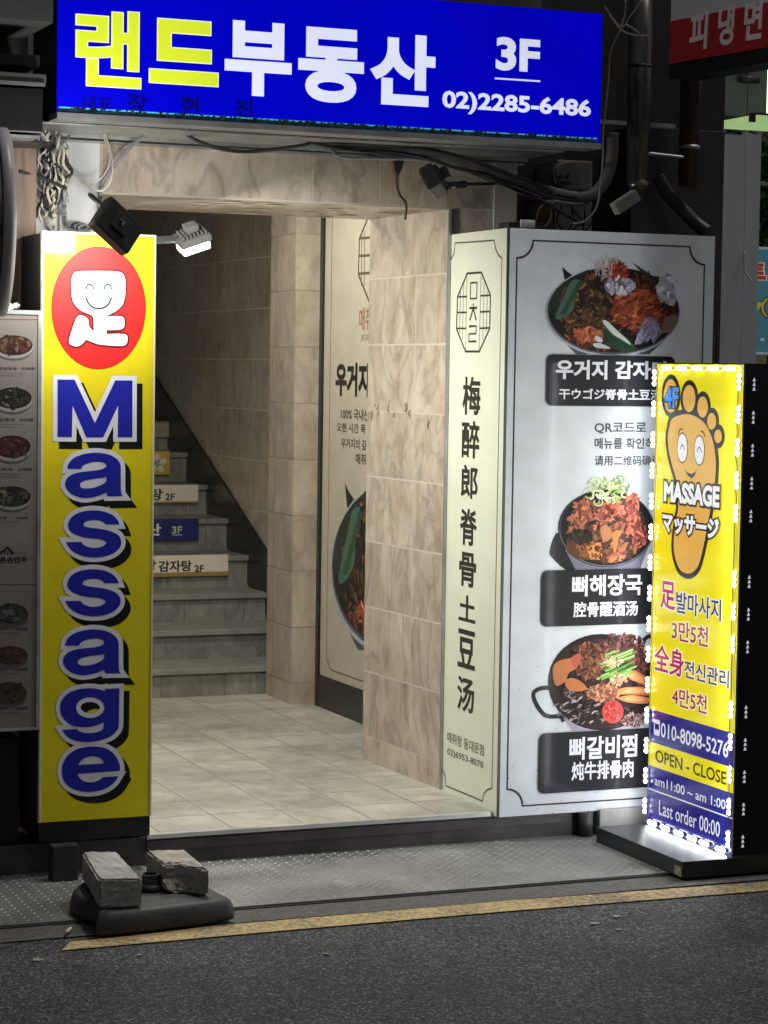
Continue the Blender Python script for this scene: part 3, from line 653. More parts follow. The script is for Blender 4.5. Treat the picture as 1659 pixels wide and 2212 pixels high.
# ------------------------------------------------------------------ yellow massage sign
YM = 6.62; plm = Plane('Y', YM); mx0, mx1, mz0, mz1 = 1.622, 1.970, .182, 1.942
ms = empty('massage_sign', (1.79, 6.75, .1), 'tall yellow sign box with blue Massage letters and a red smiling emblem', 'sign')
MB().box(mx0+.004, mx1-.004, YM+.004, 6.90, mz0, mz1-.004).build('body', M_dark, ms)
b = MB(); b.box(mx0+.002, mx1-.002, YM+.006, 6.88, .122, mz0-.003); b.box(mx0+.03, mx0+.07, 6.72, 6.85, SZ-.006, .1215); b.box(mx1-.07, mx1-.03, 6.72, 6.85, SZ-.006, .1215); b.build('plinth', M_black, ms)
ed = MB(); ed.box(mx0, mx0+.005, YM-.002, YM+.02, mz0, mz1); ed.box(mx1-.005, mx1, YM-.002, YM+.02, mz0, mz1); ed.box(mx0+.0051, mx1-.0051, YM-.002, YM+.02, mz1-.005, mz1)
ed.build('edge_trim', pbr('cream_trim', (.62, .6, .5), .4, 0, .1, 6, 0), ms)
Print(plm).urect((mx0+.005, mz0), (mx1-.005, mz1-.005), (222, 204, 26), 0).build('face', M_printc, ms)
z4 = zm(0, 850, 1100)
p = Print(plm)
p.ell(z4(585, 545), 282*.3638, 366*.3638, (150, 40, 20), 1, 64); p.ell(z4(585, 545), 279*.3638, 363*.3638, (226, 40, 38), 2, 64)
hd = [(470, 330), (600, 328), (700, 332), (738, 360), (743, 450), (730, 520), (695, 560), (640, 590), (634, 598), (722, 597), (738, 630), (724, 672), (632, 678), (632, 702), (738, 702), (757, 730), (742, 768), (680, 772), (580, 762), (508, 735), (496, 752), (465, 774), (425, 768), (408, 742), (436, 650), (458, 600), (488, 592), (522, 615), (528, 655), (557, 690), (555, 605), (540, 588), (480, 562), (440, 520), (425, 470), (424, 390), (436, 345)]
q = [plm.px(z4(*a)) for a in hd]; q = cat_rom(q, 4, True, (8, 12, 13, 18, 19, 29, 30))
p.shape([q], (96, 14, 22), 3, .0055); p.shape([q], (232, 234, 240), 4.2)
p.stroke([z4(508, 484), z4(525, 520), z4(555, 545), z4(588, 550), z4(620, 543), z4(645, 520), z4(661, 486)], .0062, (40, 50, 62), 5.2, 4)
for cx in (532, 639): p.stroke([z4(cx-21, 436), z4(cx-16, 415), z4(cx, 408), z4(cx+16, 415), z4(cx+21, 438)], .0055, (40, 50, 62), 5.2, 4)
p.build('emblem', M_printc, ms)
zM1 = zm(150, 1400, 470, 1485); zM2 = zm(150, 2050, 470, 1599); zM3 = zm(150, 2600, 470, 1599)
def glyph(pts, z, corners=None, f=lambda a: a):
    q = [plm.px(z(*f(a))) for a in pts]
    return q if corners == 'all' else cat_rom(q, 5, True, corners or ())
gM = [glyph([(240, 298), (452, 300), (705, 838), (958, 309), (1172, 310), (1171, 1015), (989, 1015), (993, 620), (808, 1017), (598, 1017), (428, 622), (418, 1013), (240, 1011)], zM1, 'all')]
a_o = [(362, 1408), (375, 1350), (430, 1285), (520, 1240), (640, 1213), (760, 1210), (880, 1232), (970, 1280), (1018, 1345), (1027, 1420), (1030, 1690), (1052, 1748), (862, 1750), (845, 1702), (760, 1740), (640, 1768), (540, 1768), (440, 1735), (370, 1680), (335, 1610), (350, 1540), (410, 1485), (500, 1455), (620, 1438), (740, 1425), (810, 1405), (845, 1375), (830, 1340), (760, 1323), (690, 1325), (610, 1342), (555, 1372), (532, 1410)]
a_h = [(845, 1505), (800, 1520), (650, 1540), (560, 1562), (520, 1600), (535, 1640), (590, 1652), (680, 1645), (770, 1615), (835, 1575), (846, 1540)]
a_c, a_hc = (0, 11, 12, 13, 32), (0,)
ga1 = [glyph(a_o, zM1, a_c), glyph(a_h, zM1, a_hc)]
fa = lambda a: (333+(a[0]-335)*(1105-333)/(1052-335), 1458+(a[1]-1210)*(2066-1458)/(1768-1210))
ga2 = [glyph(a_o, zM2, a_c, fa), glyph(a_h, zM2, a_hc, fa)]
s_o = [(1078, 838), (890, 840), (860, 805), (800, 784), (720, 780), (640, 795), (598, 830), (612, 862), (680, 880), (780, 892), (900, 912), (1000, 945), (1072, 992), (1103, 1065), (1085, 1140), (1010, 1215), (900, 1262), (760, 1280), (620, 1268), (500, 1225), (420, 1165), (365, 1075), (566, 1072), (600, 1110), (660, 1140), (740, 1152), (830, 1140), (890, 1105), (896, 1072), (850, 1045), (760, 1030), (640, 1018), (520, 985), (430, 935), (392, 865), (405, 790), (470, 715), (590, 665), (740, 650), (880, 668), (990, 715), (1052, 778)]
gs2 = [glyph(s_o, zM2, (0, 1, 21, 22))]; gs1 = [glyph(s_o, zM2, (0, 1, 21, 22), lambda a: (a[0]+9, a[1]-788))]
g_o = [(893, 381), (1088, 373), (1084, 600), (1080, 850), (1060, 930), (980, 1010), (850, 1065), (700, 1092), (540, 1085), (430, 1045), (360, 985), (322, 930), (515, 917), (545, 945), (600, 965), (690, 972), (780, 962), (850, 935), (875, 890), (882, 825), (800, 865), (700, 890), (580, 895), (450, 870), (360, 800), (305, 710), (298, 600), (340, 500), (440, 420), (580, 380), (720, 373), (820, 388), (893, 416)]
g_h = [(697+190*math.cos(t), 632+138*math.sin(t)) for t in [2*math.pi*i/14 for i in range(14)]]
gg = [glyph(g_o, zM3, (0, 1, 11, 12, 19, 32)), glyph(g_h, zM3)]
e_o = [(1095, 1480), (530, 1520), (545, 1560), (590, 1605), (660, 1630), (740, 1630), (810, 1605), (870, 1562), (1075, 1550), (1030, 1620), (950, 1690), (840, 1740), (700, 1762), (560, 1750), (430, 1700), (345, 1610), (318, 1490), (335, 1380), (400, 1270), (530, 1185), (700, 1155), (860, 1165), (980, 1220), (1060, 1320), (1092, 1400)]
e_h = [(535, 1400), (885, 1380), (860, 1330), (800, 1295), (720, 1285), (640, 1300), (570, 1345)]
ge = [glyph(e_o, zM3, (0, 1, 7, 8)), glyph(e_h, zM3, (0, 1))]
p = Print(plm)
for g in (gM, ga1, gs1, gs2, ga2, gg, ge):
    p.shape(g, (10, 18, 12), 1, .0135, (.0185, -.0225)); p.shape(g, (222, 222, 228), 2.4, .0138); p.shape(g, (28, 34, 158), 4)
p.build('lettering', M_printc, ms)

# ------------------------------------------------------------------ white box sign at the right of the entrance
BX0, BX1, BY, BYB, BZ0, BZ1 = 3.161, 3.926, 6.67, 7.117, .094, 2.011
bx = empty('restaurant_box_sign', (3.5, 6.9, BZ0), 'big white box sign with three food pictures at the right side of the entrance', 'sign')
MB().box(BX0+.004, BX1, BY+.004, BYB, BZ0, BZ1-.003).build('housing', M_dark, bx)
ed = MB(); ed.box(BX0-.0015, BX0+.006, BY-.0015, BY+.006, BZ0, BZ1+.001)
ed.build('corner_trim', pbr('dark_green_trim', (.05, .06, .05), .4, 0, .1, 6, 0), bx)
pls = Plane('X', BX0); plf = Plane('Y', BY)
z9 = zm(1700, 850, 1324); z10 = zm(1700, 2000, 1324); z11 = zm(1750, 1000, 300, 1475)
Print(pls).urect((-BY-.006, BZ0), (-BYB, BZ1), (203, 207, 186), 0).build('side_face', M_back, bx)
Print(plf).urect((BX0+.006, BZ0), (BX1, BZ1), (206, 210, 214), 0).build('front_face', M_front, bx)
LN = (84, 78, 66); DG = (52, 50, 40)
p = Print(pls)
p.stroke([z9(116, 134), z9(309, 121), z9(315, 160), z9(330, 195), z9(347, 208), z10(297, 1382), z10(272, 1392), z10(256, 1412), z10(250, 1446), z10(70, 1370), z10(66, 1320), z10(52, 1285), z10(35, 1268), z9(80, 232), z9(96, 215), z9(110, 185)], .0065, LN, 1, 0, True)
oc = [(445, 378), (718, 357), (893, 795), (880, 1440), (678, 1888), (412, 1888), (237, 1450), (258, 825)]
p.stroke([z11(*a) for a in oc], .008, DG, 2, 0, True)
for a, b in (((258, 828), (440, 828)), ((250, 1133), (428, 1130)), ((240, 1442), (420, 1440)), ((702, 808), (890, 800)), ((697, 1122), (885, 1112)), ((690, 1440), (875, 1430))): p.stroke([z11(*a), z11(*b)], .006, DG, 2.6)
for a, b, c in (((440, 420), (413, 1860), (150, 120, 70)), ((378, 560), (350, 1650), (110, 130, 110)), ((315, 720), (293, 1530), (110, 120, 120)), ((714, 420), (676, 1860), (90, 130, 120)), ((772, 560), (745, 1650), (140, 110, 70)), ((836, 720), (815, 1500), (90, 120, 120))): p.stroke([z11(*a), z11(*b)], .0035, c, 1.8)
p.stroke([z11(512, 560), z11(634, 555), z11(626, 860), z11(505, 866)], .008, DG, 2, 0, True)
for a in (((565, 960), (563, 1005)), ((490, 1046), (635, 1042)), ((563, 1050), (493, 1288)), ((563, 1050), (618, 1285)), ((480, 1402), (620, 1396), (612, 1542), (478, 1548), (475, 1698), (618, 1690))): p.stroke([z11(*b) for b in a], .008, DG, 2)
for ch, tl, br in (('梅', z9(155, 792), z9(240, 985)), ('醉', z9(150, 1008), z9(234, 1200)), ('郎', z9(146, 1225), z9(226, 1400)), ('脊', (994, 1096), (1030, 1182)), ('骨', (993, 1190), (1028, 1272)), ('土', (992, 1282), (1027, 1348)), ('豆', (990, 1356), (1026, 1450)), ('汤', (988.5, 1457), (1024, 1545))):
    p.text(ch, tl, br, (44, 42, 36), 2, .022)
p.text('매취랑 동대문점', z10(78, 1102), z10(258, 1225), (84, 78, 68), 2, .012); p.text('02)6953-8078', z10(78, 1183), z10(255, 1296), (84, 78, 68), 2, .012)
p.build('side_print', M_back, bx)
p = Print(plf)
A = lambda f, *q: plf.px(f(*q))
tl_, bl_, tr_ = A(z9, 420, 208), A(z10, 372, 1388), A(z9, 1345, 242)
xa, xb = tl_[0], tr_[0]; zt_, zb_ = A(z9, 500, 122)[1], A(z10, 448, 1470)[1]; nw, nh = A(z9, 500, 122)[0]-xa, zt_-tl_[1]
def arc(cx, cz, t0, t1): return [(cx+nw*math.cos(R_(t0+(t1-t0)*i/8)), cz+nh*math.sin(R_(t0+(t1-t0)*i/8))) for i in range(9)]
p.ustroke(arc(xa, zt_, 0, -90)+arc(xa, zb_, 90, 0)+arc(xb, zb_, 180, 90)+arc(xb, zt_, -90, -180), .0075, (66, 62, 60), 1, 0, True)
bowl_one(p, zm(2050, 980, 700), 2); bowl_two(p, zm(2100, 1820, 550), 2); bowl_three(p, zm(2050, 2400, 600), 2)
WT = (226, 226, 232); BK = (40, 40, 44)
for f, a, b in ((z9, (565, 683), (1192, 942)), (z10, (540, 308), (1176, 566)), (z10, (527, 1112), (1166, 1370))):
    a2, b2 = A(f, *a), A(f, *b); p.urect(a2, (b2[0], a2[1]-.255*1.07 if False else b2[1]), BK, 9.6, .022)
L_ = 10.4
p.text('우거지', z9(610, 708), z9(862, 808), WT, L_, .035); p.text('감자탕', z9(900, 714), z9(1165, 808), WT, L_, .035)
p.text('干ウゴジ脊骨土豆汤', z9(625, 850), z9(1128, 910), WT, L_, .025)
GT = (74, 74, 80)
p.text('QR코드로', z9(803, 1018), z9(1057, 1076), GT, 2, .018); p.text('메뉴를 확인하세요', z9(803, 1094), z9(1190, 1150), GT, 2, .018); p.text('请用二维码确认', z9(803, 1182), z9(1128, 1232), GT, 2, .012)
p.text('뼈해장국', z10(690, 332), z10(1034, 428), WT, L_, .028); p.text('腔骨醒酒汤', z10(695, 464), z10(1013, 531), WT, L_, .025)
p.text('뼈갈비찜', z10(677, 1132), z10(1009, 1226), WT, L_, .028); p.text('炖牛排骨肉', z10(687, 1254), z10(991, 1328), WT, L_, .025)
for i in range(60):
    p.blob((random.uniform(BX0+.02, 3.7), BZ0+random.random()**2*.5), random.uniform(.001, .003), random.uniform(.001, .002), 0, (120, 118, 112), 1.5, 6, .3)
p.build('front_print', M_front, bx)

# ------------------------------------------------------------------ poster inside
z5 = zm(1000, 800, 1000)
XP = 3.441; plp = Plane('X', XP)
po = empty('framed_poster', (XP, 8.6, .1), 'tall beige food poster in a black frame on the inner right wall', 'poster')
fy0, fy1 = 9.09, 7.85
MB().box(XP+.002, XP+.0045, fy1, fy0-.03, .243, 2.5).build('panel', M_conc, po)
fr = MB(); fr.box(XP-.012, XP+.0045, fy0-.03, fy0, SZ, 2.5); fr.box(XP-.010, XP+.0045, fy1, fy0-.0301, SZ, .24)
fr.build('frame', M_black, po)
p = Print(plp)
p.urect((-(fy0-.03), .243), (-fy1, 2.5), (184, 178, 160), 0)
b0, b1 = plp.px((710, 1400)), plp.px((785, 1480))
bdx, bdz = plp.px(z3(1002, 1140)), plp.px(z3(1020, 1195))
p.ustroke([(bdx[0], 2.5), (bdx[0], bdx[1]), (bdx[0]+.03, bdx[1]-.02), (bdx[0]+.05, bdz[1]), (-fy1-.05, bdz[1])], .006, (110, 100, 84), 1)
p.stroke([z5(760, 60), z5(690, 230), z5(682, 465), z5(760, 660)], .012, (90, 80, 66), 1)
for y in (230, 345, 460): p.stroke([z5(686, y), z5(780, y-6)], .010, (90, 80, 66), 1.5)
for x in (705, 724): p.stroke([z5(x, 180), z5(x-3, 540)], .006, (120, 106, 86), 1.8)
p.text('매취랑', z5(690, 685), z5(812, 832), (156, 100, 84), 2, .01)
p.text('프리미엄', z5(702, 856), z5(800, 900), (120, 104, 84), 2, .0)
p.text('우거지', z5(535, 1042), z5(752, 1268), (40, 36, 32), 2, .045)
p.text('감자탕', z5(765, 1042), z5(960, 1290), (40, 36, 32), 2, .045)
p.text('100% 국내산', z5(570, 1338), z5(752, 1424), (84, 74, 60), 2, .015); p.text('오랜 시간 푹 고아낸', z5(543, 1432), z5(845, 1516), (84, 74, 60), 2, .015)
p.text('우거지의 깊은 맛', z5(572, 1532), z5(810, 1622), (84, 74, 60), 2, .015); p.text('매취랑', z5(665, 1632), z5(772, 1716), (84, 74, 60), 2, .015)
sx = 300/632; sy = 430/420
cx0, cy0 = 1320, 690
zbowl = lambda x, y: z3(cx0+(x-855)*sx, cy0+(y-588)*sy)
bowl_one(p, zbowl, 2, 1.9, .8, 2.2)
p.build('print', M_print, po)

# ------------------------------------------------------------------ LED stand sign
XF = 3.662; SX1 = 3.90; SY0, SY1 = 6.03, 6.575
pln = Plane('X', XF)
zA = zm(2500, 1380, 524, 1260); zB = zm(2480, 2200, 544, 1337); zC = zm(2300, 2900, 724)
ztop = pln.px((1500, 787))[1]
st = empty('massage_stand_sign', (3.7, 6.3, 0), 'standing black light box with yellow foot massage face edged by white LED lights', 'stand sign')
rot = Matrix.Identity(4)
MB().box(3.470, 4.05, 6.00, 6.565, .013, .064, bev=.002).build('base', M_black, st)
MB().box(XF+.003, SX1, SY0, SY1, .0645, ztop+.004).build('body', M_gloss, st)
p = Print(pln)
y0_, y1_ = -(SY1-.002), -(SY0+.002)
p.urect((y0_, .066), (y1_, ztop), (236, 222, 8), 0)
p.build('face', M_stand, st)
p = Print(pln); NV = (34, 32, 128)
def band(f, a, b, c, col, l=1):
    va = (pln.px(f(*a))[1]); vb = pln.px(f(*b))[1]; p.urect((y0_, va), (y1_, vb), col, l)
band(zB, (238, 1465), (232, 1778), 0, NV); band(zC, (620, 268), (575, 790), 0, NV)
band(zC, (612, 472), (612, 484), 0, (225, 225, 230), 2)
OR, BKO = (226, 176, 84), (34, 32, 34)
sole = [(330, 720), (350, 655), (420, 615), (520, 605), (620, 650), (690, 730), (740, 850), (764, 980), (770, 1100), (757, 1280), (722, 1480), (680, 1720), (630, 1950), (590, 2060), (520, 2112), (440, 2085), (392, 1990), (370, 1850), (388, 1650), (415, 1470), (402, 1250), (360, 1100), (325, 950), (315, 820)]
q = cat_rom([pln.px(zA(*a)) for a in sole], 4, True)
p.shape([q], BKO, 1.2, .017); p.shape([q], OR, 3.0)
for cx, cy, rx, ry in ((343, 430, 66, 158), (517, 455, 60, 128), (645, 535, 50, 100), (731, 670, 42, 80), (791, 813, 36, 65)):
    q = [pln.px(zA(cx+rx*math.cos(t), cy+ry*math.sin(t))) for t in [2*math.pi*i/28 for i in range(28)]]
    p.shape([q], BKO, 1.4, .016); p.shape([q], OR, 3.2)
for cx, cy in ((455, 922), (615, 945)):
    q = [pln.px(zA(cx+46*math.cos(t), cy+134*math.sin(t))) for t in [2*math.pi*i/28 for i in range(28)]]
    p.shape([q], BKO, 3.8, .004); p.shape([q], (236, 236, 240), 4.6)
    p.stroke([zA(cx-18, cy+14), zA(cx-10, cy-18), zA(cx+2, cy-28), zA(cx+14, cy-12), zA(cx+22, cy+22)], .004, (60, 70, 70), 5.2, 3)
p.stroke([zA(415, 800), zA(428, 755), zA(455, 742)], .005, BKO, 4, 3); p.stroke([zA(630, 765), zA(655, 775), zA(668, 820)], .005, BKO, 4, 3)
p.poly([zA(*a) for a in ((470, 1105), (500, 1155), (540, 1170), (575, 1150), (592, 1118), (572, 1185), (537, 1212), (498, 1175))], BKO, 4)
p.text('4F', zA(290, 345), zA(418, 545), (70, 150, 240), 6, .03, [(.05, BKO, 4.6, (0, 0))])
p.text('MASSAGE', zA(285, 1232), zA(806, 1492), (238, 240, 244), 6.4, .05, [(.085, BKO, 5, (0, 0))])
p.text('マッサージ', zA(270, 1525), zA(802, 1800), (238, 240, 244), 6.4, .05, [(.085, BKO, 5, (0, 0))])
MG, NB, DR, WO = (176, 20, 96), (44, 54, 120), (160, 52, 52), (244, 240, 226)
o_ = [(.045, WO, 1.6, (0, 0))]
p.text('足', zB(302, 205), zB(440, 505), MG, 3, .02, o_); p.text('발마사지', zB(455, 312), zB(884, 610), NB, 3, .015, o_)
p.text('3만5천', zB(413, 585), zB(758, 858), DR, 3, .015, o_); p.text('全身', zB(242, 818), zB(524, 1158), MG, 3, .02, o_)
p.text('전신관리', zB(532, 978), zB(960, 1262), NB, 3, .015, o_); p.text('4만5천', zB(415, 1232), zB(746, 1506), DR, 3, .015, o_)
LW = (222, 224, 236)
p.text('010-8098-5276', zB(305, 1580), zB(955, 1930), LW, 3, .012)
a, b = pln.px(zB(238, 1548)), pln.px(zB(292, 1720)); p.urect(a, b, LW, 2.4, .008); p.urect((a[0]+.006, a[1]-.014), (b[0]-.006, b[1]+.02), NV, 3)
p.text('OPEN - CLOSE', zB(252, 1842), zB(935, 2192), (50, 48, 10), 3, .012)
p.text('am11:00 ~ am 1:00', zC(640, 352), zC(1278, 662), LW, 3, .008); p.text('Last order 00:00', zC(680, 572), zC(1226, 912), LW, 3, .006)
p.build('print', M_stand, st)
M_led = emissive('white_led', (.93, .97, 1.0), 8.0)
M_led_refl = emissive('led_reflection_glow', (.85, .88, 1.0), .45)
M_pod = pbr('white_led_pod', (.35, .34, .28), .4, 0, .1, 9, 0)
def led_mesh(horizontal, nled=3):
    m = MB()
    for k in range(nled):
        d = (k-1)*.0182
        c = Vector((-.006, -d if horizontal else 0, 0 if horizontal else d))
        n = 8; ring = [m.bm.verts.new(c+Vector((0, .0088*math.cos(2*math.pi*i/n), .0088*math.sin(2*math.pi*i/n)))) for i in range(n)]
        rg2 = [m.bm.verts.new(c+Vector((-.0055, .006*math.cos(2*math.pi*i/n), .006*math.sin(2*math.pi*i/n)))) for i in range(n)]
        m.bm.faces.new(rg2)
        for i in range(n): m.bm.faces.new([ring[i], ring[(i+1) % n], rg2[(i+1) % n], rg2[i]])
    hx, hz = (.026, .0055) if horizontal else (.0055, .026)
    m.box(-.0058, -.0015, -hx, hx, -hz, hz, mi=1)
    me = bpy.data.meshes.new('led_module'); bmesh.ops.recalc_face_normals(m.bm, faces=m.bm.faces[:]); m.bm.to_mesh(me); m.bm.free()
    me.materials.append(M_led); me.materials.append(M_pod); return me
meV, meH = led_mesh(False), led_mesh(True)
stM = Matrix.LocRotScale(st.location, st.rotation_euler, None).inverted()
def put(me, loc, rz=0.):
    o = bpy.data.objects.new('led_module', me); C.objects.link(o); o.parent = st; o.matrix_parent_inverse = stM; o.location = loc; o.rotation_euler = (0, 0, rz)
hz_ = ztop-.066; nl = 15
for k in range(nl):
    put(meV, (XF-.003, SY1-.004, .066+hz_*(k+.55)/nl))
    if k not in (9, 5): put(meV, (XF-.003, SY0+.010, .07+hz_*(k+.45)/nl))
for k in range(6):
    put(meH, (XF-.003, SY1-.055-k*.087+(.012 if k == 4 else 0), .074))
    if k < 5: put(meH, (XF-.003, SY1-.085-k*.098, ztop-.012))
for nm, loc, sx_, sy_, e_ in (('led_strip_glow', (XF-.014, SY1-.004, .066+hz_/2), hz_, .012, 2.0), ('led_strip_glow', (XF-.014, SY0+.012, .066+hz_/2), hz_, .012, 10.5), ('led_strip_glow', (XF-.014, (SY0+SY1)/2, .076), .012, .5, .6)):
    ld = bpy.data.lights.new(nm, 'AREA'); ld.shape = 'RECTANGLE'; ld.size = sx_; ld.size_y = sy_; ld.energy = e_; ld.color = (.9, .95, 1.0)
    lo = bpy.data.objects.new(nm, ld); C.objects.link(lo); lo.location = loc; lo.rotation_euler = (0, R_(90), R_(-58 if loc[1] > SY1-.01 else (-28 if loc[1] < SY0+.05 else 0))); lo.parent = st; lo.matrix_parent_inverse = stM
# dim glowing chips that imitate the LED reflections in the glossy black end
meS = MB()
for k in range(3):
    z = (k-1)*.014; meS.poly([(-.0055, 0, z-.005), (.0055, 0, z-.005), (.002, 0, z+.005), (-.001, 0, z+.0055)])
ms_ = bpy.data.meshes.new('led_reflection'); meS.bm.to_mesh(ms_); meS.bm.free(); ms_.materials.append(M_led_refl)
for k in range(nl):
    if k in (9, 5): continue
    o = bpy.data.objects.new('led_reflection', ms_); C.objects.link(o); o.parent = st; o.matrix_parent_inverse = stM; o.location = (3.698, SY0-.0015, .062+hz_*(k+.45)/nl)
wv = MB()
def wig(x, y, z0, z1):
    n = 40; return [(x-.004-.002*random.random(), y+random.gauss(0, .004), z0+(z1-z0)*i/n) for i in range(n+1)]
wv.tube(wig(XF, SY1-.016, .08, ztop-.02), .0012, 4, 0, 2); wv.tube(wig(XF, SY0+.022, .08, ztop-.02), .0012, 4, 0, 2)
wv.build('led_wire', M_wire_g, st)
MB().box(3.468, 3.4695, 6.004, 6.045, .018, .046).build('torn_sticker', pbr('torn_sticker', (.3, .29, .22), .8, 0, .5, 60, .2, 90), st)

# ------------------------------------------------------------------ floodlights
M_flood = pbr('black_cast_housing', (.012, .011, .010), .45, 0, .2, 8, .1, 60)
M_bronze = pbr('dusty_grey_housing', (.06, .055, .05), .6, 0, .3, 8, .2, 50)
M_glassl = emissive('lit_lamp_glass', (.95, 1.0, .97), 28.0)
M_dull = pbr('unlit_lamp_glass', (.2, .2, .2), .15, 0, .1, 8, 0)
def flood(loc, nrm, up, label, wd, ht, dp, mat, glass, lum=0., col=(1, 1, 1), spread=160, group='floodlights at the entrance', fins=True, lens=0.):
    n = Vector(nrm).normalized(); u = Vector(up); u = (u-n*u.dot(n)).normalized(); r = u.cross(n)
    g = empty('floodlight', loc, label, 'floodlight', group)
    T = Matrix(((r[0], u[0], n[0], loc[0]), (r[1], u[1], n[1], loc[1]), (r[2], u[2], n[2], loc[2]), (0, 0, 0, 1)))
    h = MB(); h.box(-wd/2, wd/2, -ht/2, ht/2, -dp, -.004, bev=.006, mat=T)
    for i in range(7 if fins else 0): h.box(-wd*.36+i*wd*.12-.002, -wd*.36+i*wd*.12+.002, -ht*.38, ht*.38, -dp-.012, -dp+.001, mat=T)
    h.build('housing', mat, g)
    MB().box(-wd*.44, wd*.44, -ht*.42, ht*.42, -.0038, -.001+lens, bev=lens*.3, mat=T).build('lamp_glass', glass, g)
    b = MB(); b.box(-wd*.2, wd*.2, -ht*.25, ht*.25, -dp-(.035 if fins else .008), -dp-(.0121 if fins else .0002), bev=.003, mat=T); b.build('gear_box', mat, g)
    if lum:
        ld = bpy.data.lights.new('flood_beam', 'AREA'); ld.shape = 'RECTANGLE'; ld.size = wd*.85; ld.size_y = ht*.8; ld.energy = lum; ld.color = col; ld.spread = R_(spread)
        lo = bpy.data.objects.new('flood_beam', ld); C.objects.link(lo)
        Tl = Matrix(((r[0], u[0], -n[0], 0), (r[1], u[1], -n[1], 0), (r[2], u[2], -n[2], 0), (0, 0, 0, 1)))
        Tl[0][0], Tl[1][0], Tl[2][0] = r[0], r[1], r[2]
        q = (-n).to_track_quat('Z', 'Y')
        m_ = (n*-1).to_track_quat('Z', 'Y').to_matrix().to_4x4(); m_.translation = Vector(loc)+n*(.004+lens)
        lo.matrix_world = m_
        lo.parent = g; lo.matrix_parent_inverse = Matrix.Translation(loc).inverted()
    return g, T
z8 = zm(60, 450, 900)
c1 = at(z8(700, 828), Y=6.30)
g1, T1 = flood(c1, (-.30, .93, -.2), (.62, .1, .78), 'black floodlight tilted over the top of the yellow sign', .135, .105, .045, M_flood, M_glassl, 6.6, (1, .98, .93), 178, fins=False)
br = MB(); br.tube([T1 @ Vector((.0, 0, -.06)), c1+Vector((-.03, .12, .10)), at(z8(610, 640), Y=6.9), at(z8(612, 560), Y=7.1)], .007, 6); br.build('bracket', M_flood, g1)
c2 = at(z8(1290, 930), Y=6.86)
g2, T2 = flood(c2, (.30, .45, -.84), (0, 1, .0), 'lit floodlight on a short arm beside the yellow sign shining into the entrance', .105, .075, .03, M_conc, M_glassl, 26.0, (1, .985, .92), 178, lens=.024)
br = MB(); br.tube([c2+Vector((-.03, 0, .012)), c2+Vector((-.08, 0, .006)), (1.968, 6.86, c2.z-.004)], .012, 8); br.cyl((1.972, 6.86, c2.z-.004), (1.99, 6.86, c2.z-.004), .018); br.build('bracket', M_steel, g2)
c3 = at(z2(800, 1010), Y=6.78)
g3, T3 = flood(c3, (-.75, .45, -.5), (.25, .1, .9), 'unlit grey floodlight on a long thin arm under the blue sign', .10, .085, .05, M_bronze, M_dull)
br = MB(); e3 = at(z2(1010, 1003), Y=6.80); br.tube([c3+Vector((.06, -.02, .0)), e3], .012, 8); br.tube([e3, at(z2(1230, 1000), Y=6.95), at(z2(1330, 1010), Y=7.09)], .0055, 6); br.build('bracket', M_black, g3)

cl = empty('ceiling_lamp', (2.68, 8.55, 2.62), 'flat round ceiling lamp inside the stair entrance behind the lintel', 'ceiling lamp')
b = MB(); b.cyl((2.68, 8.55, 2.6195), (2.68, 8.55, 2.59), .17, n=32); b.build('housing', M_steel, cl)
b = MB(); b.cyl((2.68, 8.55, 2.5895), (2.68, 8.55, 2.57), .155, .14, n=32); b.build('diffuser', emissive('warm_diffuser', (1, .96, .84), 3.0), cl)
ld = bpy.data.lights.new('lamp_beam', 'AREA'); ld.shape = 'DISK'; ld.size = .28; ld.energy = 25.0; ld.color = (1, .965, .87)
lo = bpy.data.objects.new('lamp_beam', ld); C.objects.link(lo); lo.location = (2.68, 8.55, 2.565); lo.parent = cl; lo.matrix_parent_inverse = Matrix.Translation(cl.location).inverted()

# ------------------------------------------------------------------ cables, hoses
def cable(name, px, r, mat, label, cat='cable', n=7, group=None, rf=None, sub=6):
    b = MB(); b.tube([at(p, Y=y) for p, y in px], r, n, 0, sub, rf); o = b.build(name, mat); return tag(o, label, cat, group)
Yc = 6.98
for i, lab in enumerate(('thin black cable lying along the top of the grey hose', 'thin black cable looping just under the grey hose', 'grey cable sagging lowest beside the grey hose')):
    o2 = (-16, 30, 52)[i]; j2 = random.Random(i)
    cable('cable', [(z2(150+i*60, 780), 6.97)]+[(z2(x, y+o2+j2.uniform(-12, 12)), 6.88+.012*i) for x, y in ((330, 790), (560, 800), (760, 828), (950, 868), (1150, 930), (1300, 985), (1480, 1050))]+[(zr(120, 1360+30*i), 6.93), (zr(330, 1400+20*i), 7.0), (zr(440, 1350), 7.04), (zr(520, 1180), 7.06)], (.0045, .004, .0055)[i], (M_wire_k, M_wire_k, M_wire_g)[i], lab)
for i, (q, lab) in enumerate(((((1215, 815), (1235, 850), (1270, 860)), 'short grey wire hooked under the right end of the blue sign'), (((1420, 830), (1450, 870), (1500, 880)), 'short dark wire under the right end of the blue sign near the meter'), (((1500, 830), (1495, 920), (1505, 1000)), 'dark wire hanging straight down in front of the meter board'))):
    cable('wire', [(z2(*a), 7.0) for a in q], .0028, (M_wire_g, M_wire_k, M_wire_k)[i], lab, 'wire', 5)
